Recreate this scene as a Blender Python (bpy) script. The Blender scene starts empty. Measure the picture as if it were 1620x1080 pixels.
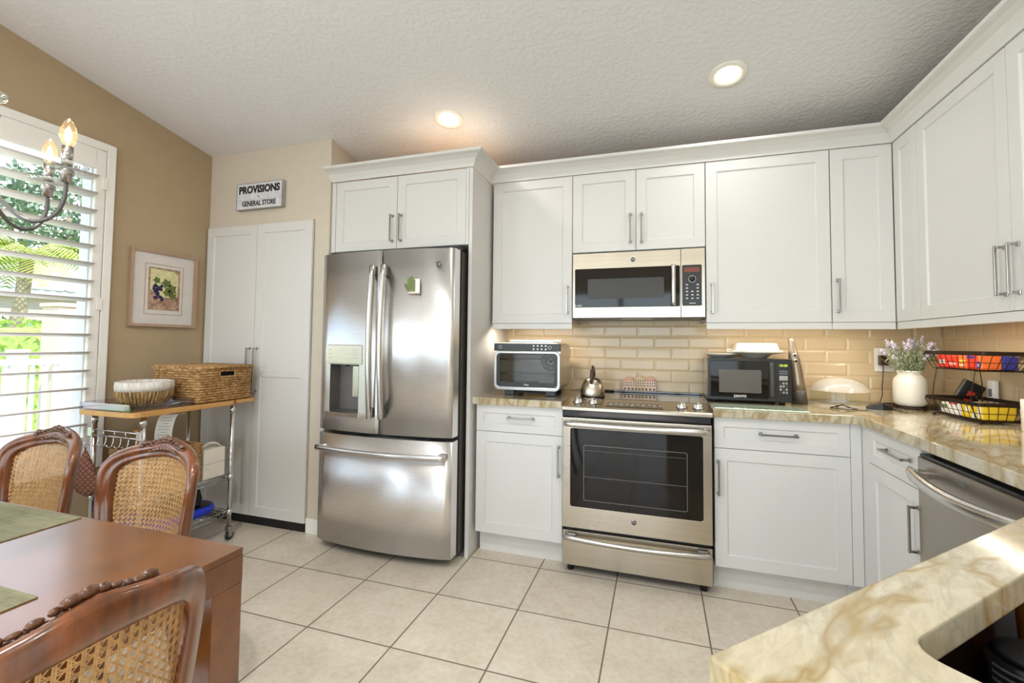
import bpy, bmesh, math, random
from mathutils import Vector, Matrix
PI = math.pi
SC = bpy.context.scene
COL = SC.collection
random.seed(7)

# ------------------------------------------------------------------ camera, world, sun, exposure
cam_data = bpy.data.cameras.new('camera'); cam = bpy.data.objects.new('camera', cam_data); COL.objects.link(cam)
cam_data.sensor_width = 36.0; cam_data.lens = 36.0 * 721.85 / 1620.0
cam_data.shift_x = 0.0; cam_data.shift_y = -(540 - 511.36) / 1620.0
cam_data.clip_start = 0.02
_R = Vector((0.9524825, 0.30442537, 0.01011289)); _F = Vector((-0.30457486, 0.95153444, 0.0426189)); _U = Vector((0.00335151, -0.04367389, 0.99904022))
cam.matrix_world = Matrix(((_R.x, _U.x, -_F.x, 0.50039), (_R.y, _U.y, -_F.y, -2.52647), (_R.z, _U.z, -_F.z, 1.2352), (0, 0, 0, 1)))
SC.camera = cam
SC.view_settings.view_transform = 'Standard'; SC.view_settings.look = 'None'
SC.view_settings.exposure = 0.44; SC.view_settings.gamma = 1.0; SC.view_settings.use_curve_mapping = False
cy = SC.cycles
cy.use_denoising = True; cy.use_adaptive_sampling = True; cy.adaptive_threshold = 0.02
cy.max_bounces = 10; cy.diffuse_bounces = 5; cy.glossy_bounces = 5; cy.transmission_bounces = 8; cy.transparent_max_bounces = 12
cy.caustics_reflective = False; cy.caustics_refractive = False; cy.sample_clamp_indirect = 6.0

world = bpy.data.worlds.new('world'); SC.world = world; world.use_nodes = True
wn = world.node_tree.nodes; wl = world.node_tree.links
sky = wn.new('ShaderNodeTexSky'); sky.sky_type = 'NISHITA'; sky.sun_disc = False
sky.sun_elevation = math.radians(48); sky.sun_rotation = math.radians(-60); sky.air_density = 1.0; sky.dust_density = 1.5
wl.new(sky.outputs[0], wn['Background'].inputs[0]); wn['Background'].inputs[1].default_value = 0.45

def light(name, kind, loc, rot, energy, color=(1, 1, 1), **kw):
    d = bpy.data.lights.new(name, kind); d.energy = energy; d.color = color
    for k, v in kw.items(): setattr(d, k, v)
    o = bpy.data.objects.new(name, d); o.location = loc; o.rotation_euler = rot; COL.objects.link(o)
    return o
# sun outside the dining window (high, from over the far side of the house, lights the patio but not the room)
light('sun', 'SUN', (-6, -4, 8), (math.radians(41), 0, math.radians(67)), 3.2, (1, .95, .87), angle=0.02)
WARM = (1.0, .93, .82); SOFT = (.98, .99, 1.0); COOL_FILL = (.75, .87, 1.0)
# unseen fill lamps, added in place of daylight at the rear and side glass doors
light('fill_sliding_doors', 'AREA', (-.2, -6.28, 1.15), (math.radians(90), 0, 0), 78, COOL_FILL, shape='RECTANGLE', size=4.2, size_y=2.2)
light('fill_side_door', 'AREA', (-2.80, -4.55, 1.25), (0, math.radians(-90), 0), 62, COOL_FILL, shape='RECTANGLE', size=2.1, size_y=2.7)  # added to brighten the refrigerator and the room from the left

# ------------------------------------------------------------------ materials
def lin(c):
    return tuple((x / 12.92 if x <= .04045 else ((x + .055) / 1.055) ** 2.4) for x in c[:3]) + (1.0,)
def hexc(h): return lin(tuple(int(h[i:i + 2], 16) / 255 for i in (0, 2, 4)))
MATS = {}
class NT:
    def __init__(s, name):
        s.m = bpy.data.materials.new(name); s.m.use_nodes = True; s.t = s.m.node_tree
        s.b = s.t.nodes['Principled BSDF']; s.out = s.t.nodes['Material Output']; MATS[name] = s.m
    def n(s, kind, **kw):
        x = s.t.nodes.new(kind)
        for k, v in kw.items():
            if k.startswith('i_'):
                key = k[2:]; x.inputs[int(key) if key.isdigit() else key.replace('_', ' ')].default_value = v
            else: setattr(x, k, v)
        return x
    def l(s, a, b): s.t.links.new(a, b)
    def set(s, **kw):
        for k, v in kw.items(): s.b.inputs[k.replace('_', ' ')].default_value = v
    def coord(s, scale=(1, 1, 1), kind='Object', rot=(0, 0, 0)):
        c = s.n('ShaderNodeTexCoord'); mp = s.n('ShaderNodeMapping'); mp.inputs['Scale'].default_value = scale; mp.inputs['Rotation'].default_value = rot
        s.l(c.outputs[kind], mp.inputs[0]); return mp.outputs[0]
    def noise(s, vec, scale, detail=3, rough=.55, dist=0):
        x = s.n('ShaderNodeTexNoise'); x.inputs['Scale'].default_value = scale; x.inputs['Detail'].default_value = detail
        x.inputs['Roughness'].default_value = rough; x.inputs['Distortion'].default_value = dist
        if vec is not None: s.l(vec, x.inputs['Vector'])
        return x.outputs['Fac']
    def ramp(s, fac, stops):
        r = s.n('ShaderNodeValToRGB'); e = r.color_ramp.elements
        while len(e) < len(stops): e.new(.5)
        for k, (p, c) in enumerate(stops): e[k].position = p; e[k].color = c
        s.l(fac, r.inputs[0]); return r.outputs[0]
    def mix(s, fac, a, b, mode='MIX'):
        x = s.n('ShaderNodeMix', data_type='RGBA', blend_type=mode)
        for v, i in ((fac, 0), (a, 6), (b, 7)):
            if hasattr(v, 'node'): s.l(v, x.inputs[i])
            else: x.inputs[i].default_value = v
        return x.outputs[2]
    def bump(s, h, strength=.3, dist=.01):
        x = s.n('ShaderNodeBump'); x.inputs['Strength'].default_value = strength; x.inputs['Distance'].default_value = dist
        s.l(h, x.inputs['Height']); s.l(x.outputs[0], s.b.inputs['Normal'])

def plain(name, color, rough=.5, metal=0.0, var=.04, nscale=14, bump=0, bscale=200, spec=.5, coat=0):
    t = NT(name); c = hexc(color) if isinstance(color, str) else color
    v = t.coord(); f = t.noise(v, nscale)
    lo = tuple(max(0, x * (1 - var)) for x in c[:3]) + (1,); hi = tuple(min(1, x * (1 + var)) for x in c[:3]) + (1,)
    t.l(t.ramp(f, [(.3, lo), (.7, hi)]), t.b.inputs['Base Color'])
    t.set(Roughness=rough, Metallic=metal); t.b.inputs['Specular IOR Level'].default_value = spec
    if coat: t.b.inputs['Coat Weight'].default_value = coat; t.b.inputs['Coat Roughness'].default_value = .1
    if bump: t.bump(t.noise(t.coord(), bscale, 2), bump, .002)
    return t.m
def steel(name, color, rough, axis=2, streak=.12, smudge=.08, aniso=0.0):
    t = NT(name); c = hexc(color)
    sc = [220, 220, 220]; sc[axis] = 2.0
    f = t.noise(t.coord(tuple(sc)), 1.0, 2)
    g = t.noise(t.coord(), 5.0, 4)
    t.l(t.ramp(f, [(.3, tuple(x * (1 - streak) for x in c[:3]) + (1,)), (.7, c)]), t.b.inputs['Base Color'])
    m = t.n('ShaderNodeMapRange'); m.inputs['To Min'].default_value = rough - smudge; m.inputs['To Max'].default_value = rough + smudge
    t.l(g, m.inputs['Value']); t.l(m.outputs[0], t.b.inputs['Roughness']); t.set(Metallic=1.0)
    if aniso: t.b.inputs['Anisotropic'].default_value = aniso; t.b.inputs['Anisotropic Rotation'].default_value = .25
    t.bump(f, .04, .001)
    return t.m
def emit(name, color, strength):
    t = NT(name); t.b.inputs['Base Color'].default_value = hexc(color); t.b.inputs['Emission Color'].default_value = hexc(color)
    t.b.inputs['Emission Strength'].default_value = strength
    return t.m
def glass(name, color='ffffff', fac=.12, rough=.02, diff=0.0):
    t = NT(name); tr = t.n('ShaderNodeBsdfTransparent'); gl = t.n('ShaderNodeBsdfGlossy'); mx = t.n('ShaderNodeMixShader'); fr = t.n('ShaderNodeLayerWeight')
    tr.inputs[0].default_value = hexc(color); gl.inputs['Roughness'].default_value = rough; pw = t.n('ShaderNodeMath', operation='POWER'); pw.inputs[1].default_value = 4.0; t.l(fr.outputs['Facing'], pw.inputs[0])
    a = t.n('ShaderNodeMath', operation='MULTIPLY_ADD'); a.inputs[1].default_value = .7; a.inputs[2].default_value = fac; t.l(pw.outputs[0], a.inputs[0])
    t.l(a.outputs[0], mx.inputs[0]); t.l(tr.outputs[0], mx.inputs[1]); t.l(gl.outputs[0], mx.inputs[2])
    if diff:
        df = t.n('ShaderNodeBsdfDiffuse'); df.inputs[0].default_value = hexc(color); m2_ = t.n('ShaderNodeMixShader'); m2_.inputs[0].default_value = diff
        t.l(mx.outputs[0], m2_.inputs[1]); t.l(df.outputs[0], m2_.inputs[2]); t.l(m2_.outputs[0], t.out.inputs[0])
    else: t.l(mx.outputs[0], t.out.inputs[0])
    return t.m
def wood(name, dark, light_, rough=.35, scale=6, axis=2, coat=.3):
    t = NT(name); sc = [scale * 3] * 3; sc[axis] = scale * .35
    v = t.coord(tuple(sc)); f = t.noise(v, 2.2, 5, .6, 1.2)
    t.l(t.ramp(f, [(.3, hexc(dark)), (.72, hexc(light_))]), t.b.inputs['Base Color'])
    t.set(Roughness=rough); t.b.inputs['Coat Weight'].default_value = coat; t.b.inputs['Coat Roughness'].default_value = .15
    t.bump(f, .05, .002)
    return t.m

plain('paint_tan', 'b09b7c', .75, var=.02, bump=.08, bscale=260)
plain('paint_cream', 'd0c5b4', .75, var=.02, bump=.08, bscale=260)
t = NT('ceiling_paint'); t.set(Roughness=.9); t.b.inputs['Base Color'].default_value = hexc('e0dfde')
h = t.ramp(t.noise(t.coord(), 42, 3, .5), [(.42, (0, 0, 0, 1)), (.62, (1, 1, 1, 1))]); t.bump(h, .35, .004)
plain('cabinet_white', 'd8d6d2', .38, var=.01, nscale=3)
plain('trim_white', 'efece6', .4, var=.01, nscale=3)
plain('toe_gray', 'd9d6d0', .5, var=.02)
plain('raw_plywood', 'b98d58', .7, var=.1, nscale=8)
steel('steel', 'efeeed', .31, 0, .08, .06, .75)
steel('steel_dark', 'aaa298', .30, 2, .08, .06, .4)
steel('steel_warm', 'c3b9a8', .26, 0, .10, .06)
steel('steel_light', 'd6d3cf', .24, 0, .08, .05)
plain('chrome', 'd8d8d8', .12, 1.0, .02)
plain('nickel', 'a9a7a4', .22, 1.0, .04)
plain('brushed_dark', '6b6a69', .35, .8, .06)
plain('black_plastic', '141312', .3, var=.1)
plain('black_matte', '0c0b0b', .6, var=.1)
plain('appliance_gray', '46413b', .45, var=.05)
plain('mw_screen', '5b544c', .3, var=.03)
plain('screen_dark', '2c2721', .35, var=.05)
plain('cavity_gray', '6e6a66', .4, .3, .05)
t = NT('black_glass'); t.b.inputs['Base Color'].default_value = hexc('17120d'); t.set(Roughness=.05); t.b.inputs['Specular IOR Level'].default_value = .32
t = NT('cook_glass'); t.b.inputs['Base Color'].default_value = hexc('2a2019'); t.set(Roughness=.06); t.b.inputs['Specular IOR Level'].default_value = .9
t.b.inputs['Coat Weight'].default_value = .6
# nearly clear oven glass, so the whitened oven inside shows
glass('oven_glass', 'e4e2de', .02, .02)
glass('clear_glass', 'fbfdfb', .03, .01)
glass('window_glass', 'ffffff', .0, .0)
glass('acrylic', 'f4f4f8', .06, .02)
glass('frosted_plastic', 'f4f0e8', .10, .15, .42)
glass('bulb_glass', 'fff0d8', .06, .02, .05)
glass('amber_glass', 'c98a35', .08, .03, .35)
glass('crystal', 'f2f4f4', .22, .03)
t = NT('green_glass'); t.b.inputs['Base Color'].default_value = hexc('b9cdb0'); t.set(Roughness=.08)
t.b.inputs['Coat Weight'].default_value = .6
# floor: 41 cm ceramic tiles
t = NT('floor_tile'); v = t.coord((1, 1, 1)); T = .4127
mp = t.n('ShaderNodeMapping'); mp.inputs['Location'].default_value = (.5354 / T, (.0367) / T, 0); mp.inputs['Scale'].default_value = (1 / T, 1 / T, 1)
tc = t.n('ShaderNodeTexCoord'); t.l(tc.outputs['Object'], mp.inputs[0])
br = t.n('ShaderNodeTexBrick', offset=0.0, squash=1.0); br.inputs['Scale'].default_value = 1.0; br.inputs['Mortar Size'].default_value = .0085
br.inputs['Brick Width'].default_value = 1.0; br.inputs['Row Height'].default_value = 1.0; br.inputs['Mortar Smooth'].default_value = .1
br.inputs['Color1'].default_value = (.92, .92, .92, 1); br.inputs['Color2'].default_value = (1, 1, 1, 1); br.inputs['Mortar'].default_value = (1, 1, 1, 1)
t.l(mp.outputs[0], br.inputs['Vector'])
n1 = t.noise(v, 7, 6, .65); n2 = t.noise(v, 38, 4, .7)
base = t.ramp(n1, [(.3, hexc('d6c8b3')), (.5, hexc('e3d7c5')), (.72, hexc('ece4d6'))])
base = t.mix(.35, base, t.ramp(n2, [(.35, hexc('c9b798')), (.65, hexc('ebe3d4'))]))
base = t.mix(1.0, base, br.outputs['Color'], 'MULTIPLY')
t.l(t.mix(br.outputs['Fac'], base, hexc('7d7163')), t.b.inputs['Base Color'])
t.l(t.ramp(br.outputs['Fac'], [(0, (.30, .30, .30, 1)), (1, (.8, .8, .8, 1))]), t.b.inputs['Roughness'])
inv = t.n('ShaderNodeMath', operation='SUBTRACT'); inv.inputs[0].default_value = 1.0; t.l(br.outputs['Fac'], inv.inputs[1]); t.bump(inv.outputs[0], .5, .002)
# backsplash glaze + grout
plain('glazed_tile', 'd0b994', .26, var=.05, nscale=3, coat=.3)
plain('grout', 'cdbb9b', .8)
# quartzite worktop, gold veins
t = NT('quartzite'); v = t.coord((1, 1, 1), rot=(0, 0, .5))
def ridge(vec, scale, width, dist, detail=4):
    f = t.noise(vec, scale, detail, .55, dist); s_ = t.n('ShaderNodeMath', operation='SUBTRACT'); s_.inputs[1].default_value = .5; t.l(f, s_.inputs[0])
    a_ = t.n('ShaderNodeMath', operation='ABSOLUTE'); t.l(s_.outputs[0], a_.inputs[0])
    return t.ramp(a_.outputs[0], [(0, (1, 1, 1, 1)), (width * .35, (.55, .55, .55, 1)), (width, (0, 0, 0, 1))])
def turned(rz, sc):
    mp_ = t.n('ShaderNodeMapping'); mp_.inputs['Scale'].default_value = sc; t.l(t.coord((1, 1, 1), rot=(0, 0, rz)), mp_.inputs[0]); return mp_.outputs[0]
n2 = t.noise(turned(-1.2, (1.5, 4, 1.5)), 12, 6, .68, .5); n3 = t.noise(v, 3.2, 4, .6, .3)
base = t.ramp(n2, [(.30, hexc('a99f88')), (.46, hexc('bcb29b')), (.58, hexc('c6bda7')), (.75, hexc('d0c8b5'))])
base = t.mix(t.ramp(n3, [(.42, (0, 0, 0, 1)), (.7, (.55, .55, .55, 1))]), base, hexc('c0ae82'))
m1 = t.n('ShaderNodeMath', operation='MULTIPLY'); m1.inputs[1].default_value = .80; t.l(ridge(turned(-.85, (.9, 2.2, 1)), 1.9, .045, 1.1), m1.inputs[0])
base = t.mix(m1.outputs[0], base, hexc('94783c'))
m2 = t.n('ShaderNodeMath', operation='MULTIPLY'); m2.inputs[1].default_value = .35; t.l(ridge(turned(-1.2, (1, 3, 1)), 5.0, .04, .5), m2.inputs[0])
t.l(t.mix(m2.outputs[0], base, hexc('9a917f')), t.b.inputs['Base Color'])
t.set(Roughness=.10); t.b.inputs['Coat Weight'].default_value = .3; t.b.inputs['Coat Roughness'].default_value = .04
wood('walnut', '4d2b14', '86481c', .28, 5, 2, .6)
wood('cherry', '6b3512', '9c5a26', .30, 4, 0, .4)
wood('maple', 'c08a4a', 'd9a968', .4, 4, 1, .2)
t = NT('table_laminate'); v = t.coord(); f = t.noise(v, 9, 4, .6)
t.l(t.ramp(f, [(.3, hexc('613613')), (.7, hexc('7e491b'))]), t.b.inputs['Base Color']); t.set(Roughness=.24); t.b.inputs['Coat Weight'].default_value = .9; t.b.inputs['Coat Roughness'].default_value = .18
plain('cane', 'c09560', .5, var=.25, nscale=60)
plain('cane_dark', '7f5a30', .5, var=.3, nscale=60)
plain('carving', '5c371e', .3, var=.4, nscale=90, coat=.4)
# bamboo place mat
t = NT('placemat_fabric'); v = t.coord((1, 220, 1)); f = t.noise(v, 1.0, 2); g = t.noise(t.coord((40, 40, 40)), 1, 2)
t.l(t.mix(.5, t.ramp(f, [(.3, hexc('5f5d43')), (.7, hexc('96926f'))]), t.ramp(g, [(.3, hexc('6b694c')), (.7, hexc('8c886a'))])), t.b.inputs['Base Color']); t.set(Roughness=.7)
t.bump(f, .3, .002)
# woven baskets
def weave(name, c1, c2, c3, sx, sz):
    t = NT(name); v = t.coord((sx, sx, sz)); f = t.noise(v, 1.0, 3, .6)
    wvz = t.n('ShaderNodeTexWave', wave_type='BANDS', bands_direction='Z'); wvz.inputs['Scale'].default_value = 14; wvz.inputs['Distortion'].default_value = 1.2; t.l(t.coord(), wvz.inputs['Vector'])
    t.l(t.ramp(f, [(.25, hexc(c1)), (.5, hexc(c2)), (.75, hexc(c3))]), t.b.inputs['Base Color']); t.set(Roughness=.75); t.bump(f, .6, .004)
    return t.m
weave('seagrass', '5c3c20', 'b08550', 'dbb988', 46, 70)
weave('twig', '5b4428', '9b7c4e', 'c5aa78', 120, 20)
weave('white_cord', 'bdb6ab', 'dcd6cc', 'efebe4', 90, 20)
plain('paper', 'efeeea', .8); plain('white_card', 'ece6da', .7); plain('white_plastic', 'efece4', .3); plain('white_ceramic', 'e3ddd0', .15, coat=.5)
plain('vase_white', 'ddd7ca', .3, var=.03); plain('blue_plastic', '1531c4', .35); 
def quilt(name, c1, c2):
    t = NT(name); fs = []
    for a in (.785, -.785):
        w = t.n('ShaderNodeTexWave', wave_type='BANDS', bands_direction='X'); w.inputs['Scale'].default_value = 16; mp_ = t.coord((1, 0, 1), rot=(0, a, 0)); t.l(mp_, w.inputs['Vector']); fs.append(w.outputs['Fac'])
    mn = t.n('ShaderNodeMath', operation='MINIMUM'); t.l(fs[0], mn.inputs[0]); t.l(fs[1], mn.inputs[1])
    t.l(t.ramp(mn.outputs[0], [(.0, hexc(c1)), (.35, hexc(c2))]), t.b.inputs['Base Color']); t.set(Roughness=.85); t.bump(mn.outputs[0], .6, .008)
quilt('mitt_brown', '573527', '8a5d4c')
plain('mitt_tan', 'a98763', .85, var=.15); plain('black_fabric', '0d0c0d', .9); plain('ink', '17171a', .6); plain('ink_gray', '6b6d72', .6)
plain('bronze_wire', '2e211a', .4, .7); plain('lavender_leaf', 'c3c9a9', .7, var=.3, nscale=60); plain('lavender_bloom', 'cbbfd2', .7, var=.25, nscale=80)
plain('stem_green', '6e7b50', .7); plain('red_pack', 'd8371f', .4); plain('orange_pack', 'e26a2c', .4, var=.1); plain('blue_pack', '2a2f8c', .4); plain('pink_pack', 'e7a39a', .4)
plain('yellow_pack', 'e6c52c', .4); plain('pale_pack', 'dddbd0', .5); plain('red_led', '7a3524', .4)
plain('sign_white', 'd7d8da', .7, var=.12, nscale=30); plain('sign_edge', 'a3a09c', .7, var=.15, nscale=40)
plain('frame_rose', 'bda08a', .3, .4, .06); plain('mat_board', 'd6d0cb', .8); plain('sink_brown', '1d120b', .25, var=.3, nscale=50, coat=.3)
plain('chip_green', '6f7c46', .6, var=.3); plain('vac_metal', '9a8c7a', .3, .7); plain('house_pink', 'e6cbb6', .6, var=.1); plain('house_cream', 'dbc09c', .6, var=.1); plain('house_coral', 'e2a68c', .6, var=.1)
plain('window_dark', '77695c', .5); plain('copper', 'a06a3a', .25, 1.0); plain('handle_brown', '38200f', .3, coat=.5); plain('charger_brown', '4a2f1c', .4)
t = NT('vineyard_print'); v = t.coord(); n1 = t.noise(v, 18, 5, .7, .5); n2 = t.noise(v, 55, 3)
t.l(t.mix(.4, t.ramp(n1, [(.32, hexc('5b3b33')), (.45, hexc('8d6a58')), (.58, hexc('c9a48c')), (.7, hexc('43313c'))]), t.ramp(n2, [(.35, hexc('4c2d2b')), (.6, hexc('c8ab8d'))])), t.b.inputs['Base Color']); t.set(Roughness=.8)
plain('print_sky', 'd6cf9d', .8, var=.15, nscale=25); plain('grape', '2b2450', .8, var=.4, nscale=90); plain('leaf_print', '67713a', .8, var=.35, nscale=70); plain('gilt', 'b99a63', .4, .6)
# outside
plain('stucco', 'e7d5bf', .9, bump=.2); plain('rail_white', 'f2f1ee', .5); plain('patio', 'd8cfc2', .9); plain('roof_tile', 'b3aca6', .8, var=.2, nscale=8)
plain('hedge_leaf', 'b0cc6a', .7, var=.45, nscale=18); plain('dark_leaf', '90a287', .7, var=.4, nscale=8); plain('palm_leaf', 'b6c24e', .6, var=.35, nscale=6); plain('palm_trunk', 'b9a489', .9, var=.2)
plain('grass_green', '7fa04a', .9, var=.3); plain('lamp_trim', 'efeae0', .5)
emit('lamp_glow', 'fff2d8', 14.0); emit('strip_glow', 'ffe6b8', 7.0); emit('bulb_glow', 'ffd9a0', 30.0); emit('display_green', 'b9d23c', .9); emit('display_red', '8f2f1c', .25)

# ------------------------------------------------------------------ builders
class MB:
    """collects shapes into one mesh"""
    def __init__(s): s.bm = bmesh.new()
    def _f(s, vs):
        try: return s.bm.faces.new(vs)
        except ValueError: return None
    def box(s, x0, x1, y0, y1, z0, z1, bev=0.0, seg=2):
        b = s.bm; p = [(x, y, z) for z in (z0, z1) for y in (y0, y1) for x in (x0, x1)]
        v = [b.verts.new(q) for q in p]
        fs = [b.faces.new([v[i] for i in f]) for f in ((0, 2, 3, 1), (4, 5, 7, 6), (0, 1, 5, 4), (2, 6, 7, 3), (0, 4, 6, 2), (1, 3, 7, 5))]
        if bev > 0:
            es = {e for f in fs for e in f.edges}
            bmesh.ops.bevel(b, geom=list(es), offset=bev, segments=seg, profile=.5, affect='EDGES')
        return s
    def quad(s, *pts):
        s._f([s.bm.verts.new(p) for p in pts]); return s
    def grid(s, rows, closed_u=False, closed_v=False, smooth=True):
        R = [[s.bm.verts.new(p) for p in r] for r in rows]; nu = len(R); nv = len(R[0])
        for i in range(nu if closed_u else nu - 1):
            for j in range(nv if closed_v else nv - 1):
                f = s._f([R[i][j], R[(i + 1) % nu][j], R[(i + 1) % nu][(j + 1) % nv], R[i][(j + 1) % nv]])
                if f: f.smooth = smooth
        return R
    def lathe(s, prof, c=(0, 0, 0), seg=32, ax='z', smooth=True, caps=True):
        rows = []
        for k in range(seg):
            a = 2 * PI * k / seg; row = []
            for r, h in prof:
                x, y = r * math.cos(a), r * math.sin(a)
                q = {'z': (x, y, h), 'y': (x, h, -y), 'x': (h, x, y)}[ax]
                row.append((c[0] + q[0], c[1] + q[1], c[2] + q[2]))
            rows.append(row)
        R = s.grid(rows, True, False, smooth)
        if caps:
            for e, idx in ((0, 0), (1, -1)):
                if prof[idx][0] > 1e-5: s._f([r[idx] for r in (R if e else R[::-1])])
        return s
    def cyl(s, p0, p1, r, seg=12, r1=None): return s.tube([p0, p1], r, seg, r1=r1)
    def tube(s, pts, r, seg=8, closed=False, r1=None, flat=1.0, smooth=True):
        P = [Vector(p) for p in pts]; n = len(P); rows = []; up = None
        for i in range(n):
            if closed: d = P[(i + 1) % n] - P[i - 1]
            else: d = P[min(i + 1, n - 1)] - P[max(i - 1, 0)]
            d.normalize()
            if up is None:
                up = Vector((0, 0, 1)) if abs(d.z) < .9 else Vector((1, 0, 0))
            up = (up - d * up.dot(d)).normalized(); sd = d.cross(up)
            rr = (r[i] if isinstance(r, (list, tuple)) else (r if r1 is None else r + (r1 - r) * i / max(1, n - 1)))
            rows.append([tuple(P[i] + (sd * math.cos(a) + up * math.sin(a) * flat) * rr) for a in (2 * PI * k / seg for k in range(seg))])
        R = s.grid(rows, closed, True, smooth)
        if not closed:
            s._f(R[0][::-1]); s._f(R[-1])
        return s
    def prism(s, poly, z0, z1, holes=(), ax='z', at=0, smooth=False):
        """polygon (with holes) extruded along an axis"""
        def m(p, h): return {'z': (p[0], p[1], h), 'y': (p[0], h, p[1]), 'x': (h, p[0], p[1])}[ax]
        b = s.bm; rings = [list(poly)] + [list(h) for h in holes]; bot = []; top = []
        for r in rings:
            bot.append([b.verts.new(m(p, z0)) for p in r]); top.append([b.verts.new(m(p, z1)) for p in r])
        for rb, rt in zip(bot, top):
            n = len(rb)
            for i in range(n):
                f = s._f([rb[i], rb[(i + 1) % n], rt[(i + 1) % n], rt[i]])
                if f: f.smooth = smooth
        for rs in (bot, top):
            if len(rs) == 1: s._f(rs[0])
            else:
                es = []
                for r in rs:
                    for i in range(len(r)):
                        e = b.edges.get((r[i], r[(i + 1) % len(r)])) or b.edges.new((r[i], r[(i + 1) % len(r)])); es.append(e)
                bmesh.ops.triangle_fill(b, edges=es, use_beauty=True)
        return s
    def sphere(s, c, r, seg=16, ring=10, sc=(1, 1, 1)):
        prof = [(math.sin(PI * i / ring) * r, -math.cos(PI * i / ring) * r) for i in range(ring + 1)]
        rows = [[(c[0] + p[0] * math.cos(a) * sc[0], c[1] + p[0] * math.sin(a) * sc[1], c[2] + p[1] * sc[2]) for p in prof] for a in (2 * PI * k / seg for k in range(seg))]
        s.grid(rows, True, False); return s
    def xform(s, M): bmesh.ops.transform(s.bm, matrix=M, verts=s.bm.verts); return s
    def build(s, name, mat, parent=None, bev=0, off=None, auto=False):
        me = bpy.data.meshes.new(name)
        bmesh.ops.remove_doubles(s.bm, verts=s.bm.verts, dist=1e-6)
        bmesh.ops.recalc_face_normals(s.bm, faces=s.bm.faces)
        if off is not None: bmesh.ops.translate(s.bm, vec=Vector(off), verts=s.bm.verts)
        s.bm.to_mesh(me); s.bm.free(); me.materials.append(MATS[mat])
        o = bpy.data.objects.new(name, me); COL.objects.link(o)
        if parent is not None: o.parent = parent
        if bev:
            md = o.modifiers.new('bevel', 'BEVEL'); md.width = bev; md.segments = 2; md.limit_method = 'ANGLE'; md.angle_limit = math.radians(40)
        return o
def tag(o, label, cat, group=None):
    o['label'] = label; o['category'] = cat
    if group: o['group'] = group
    return o
def thing(name, label, cat, loc=(0, 0, 0), rz=0.0, group=None):
    o = bpy.data.objects.new(name, None); o.empty_display_size = .1; COL.objects.link(o)
    o.location = loc; o.rotation_euler = (0, 0, rz)
    return tag(o, label, cat, group)
def struct(o): o['kind'] = 'structure'; return o
def neg(l): return (-l[0], -l[1], -l[2])
def text(body, size, loc, rot, mat, name, parent, ext=.0008, align='CENTER', sx=1.0, bold=0.0):
    cu = bpy.data.curves.new(name, 'FONT'); cu.body = body; cu.size = size; cu.extrude = ext; cu.align_x = align; cu.align_y = 'CENTER'; cu.resolution_u = 3; cu.offset = bold
    tmp = bpy.data.objects.new(name, cu); COL.objects.link(tmp)
    dg = bpy.context.evaluated_depsgraph_get(); me = bpy.data.meshes.new_from_object(tmp.evaluated_get(dg))
    bpy.data.objects.remove(tmp)
    me.transform(Matrix.Translation(Vector(loc)) @ rot.to_4x4() @ Matrix.Diagonal((sx, 1, 1, 1)))
    me.materials.clear(); me.materials.append(MATS[mat]); me.name = name
    o = bpy.data.objects.new(name, me); COL.objects.link(o); o.parent = parent
    return o
FRONT = Matrix.Rotation(PI / 2, 3, 'X')       # text facing -y
def copy_tree(o, parent=None):
    c = o.copy(); COL.objects.link(c)
    if parent is not None: c.parent = parent
    for ch in [k for k in bpy.data.objects if k.parent == o]: copy_tree(ch, c)
    return c
def rrect(x0, x1, y0, y1, r, n=5):
    out = []
    for cx, cyy, a0 in ((x1 - r, y0 + r, -90), (x1 - r, y1 - r, 0), (x0 + r, y1 - r, 90), (x0 + r, y0 + r, 180)):
        for k in range(n + 1):
            a = math.radians(a0 + 90 * k / n); out.append((cx + r * math.cos(a), cyy + r * math.sin(a)))
    return out
def arc(cx, cy_, r, a0, a1, n): return [(cx + r * math.cos(math.radians(a0 + (a1 - a0) * k / n)), cy_ + r * math.sin(math.radians(a0 + (a1 - a0) * k / n))) for k in range(n + 1)]

# ------------------------------------------------------------------ room shell
XW, YB, XR, YP, XP, YR = -2.60, .60, 2.0, -.07, -1.55, -6.2
def ceil_z(y): return 2.57 - .191 * (y + .07)
m = MB(); m.box(XW - .12, XR + .12, YR - .12, YB + .12, -.12, 0)
struct(m.build('floor', 'floor_tile'))
m = MB()
for x0, x1, y0, y1 in ((XW - .12, XR + .12, YR - .12, YB + .12),):
    a, b = ceil_z(y0), ceil_z(y1)
    m.prism([(y0, a), (y1, b), (y1, b + .1), (y0, a + .1)], x0, x1, ax='x')
struct(m.build('ceiling', 'ceiling_paint'))
def wall_prism(y0, y1, x0, x1, zb=0.0, zt=None):
    """piece of a wall running along y, top follows the ceiling"""
    return [(y0, zb), (y1, zb), (y1, ceil_z(y1) if zt is None else zt), (y0, ceil_z(y0) if zt is None else zt)], x0, x1
WY0, WY1, WZ0, WZ1 = -2.62, -.745, .53, 2.335         # dining window opening
m = MB()
SY0, SY1 = -5.95, -3.1
for args in ((YR, SY0, 0, None), (SY1, WY0, 0, None), (SY0, SY1, 2.35, None), (WY1, YP, 0, None), (WY0, WY1, 0, WZ0), (WY0, WY1, WZ1, None)):
    p, x0, x1 = wall_prism(args[0], args[1], XW - .12, XW, args[2], args[3]); m.prism(p, x0, x1, ax='x')
struct(m.build('wall_left', 'paint_tan'))
m = MB(); m.box(XP - .1, XP, YP + .1, YB, 0, ceil_z(YP)); m.box(XW, XP, YP, YP + .1, 0, ceil_z(YP) + .004)
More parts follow.
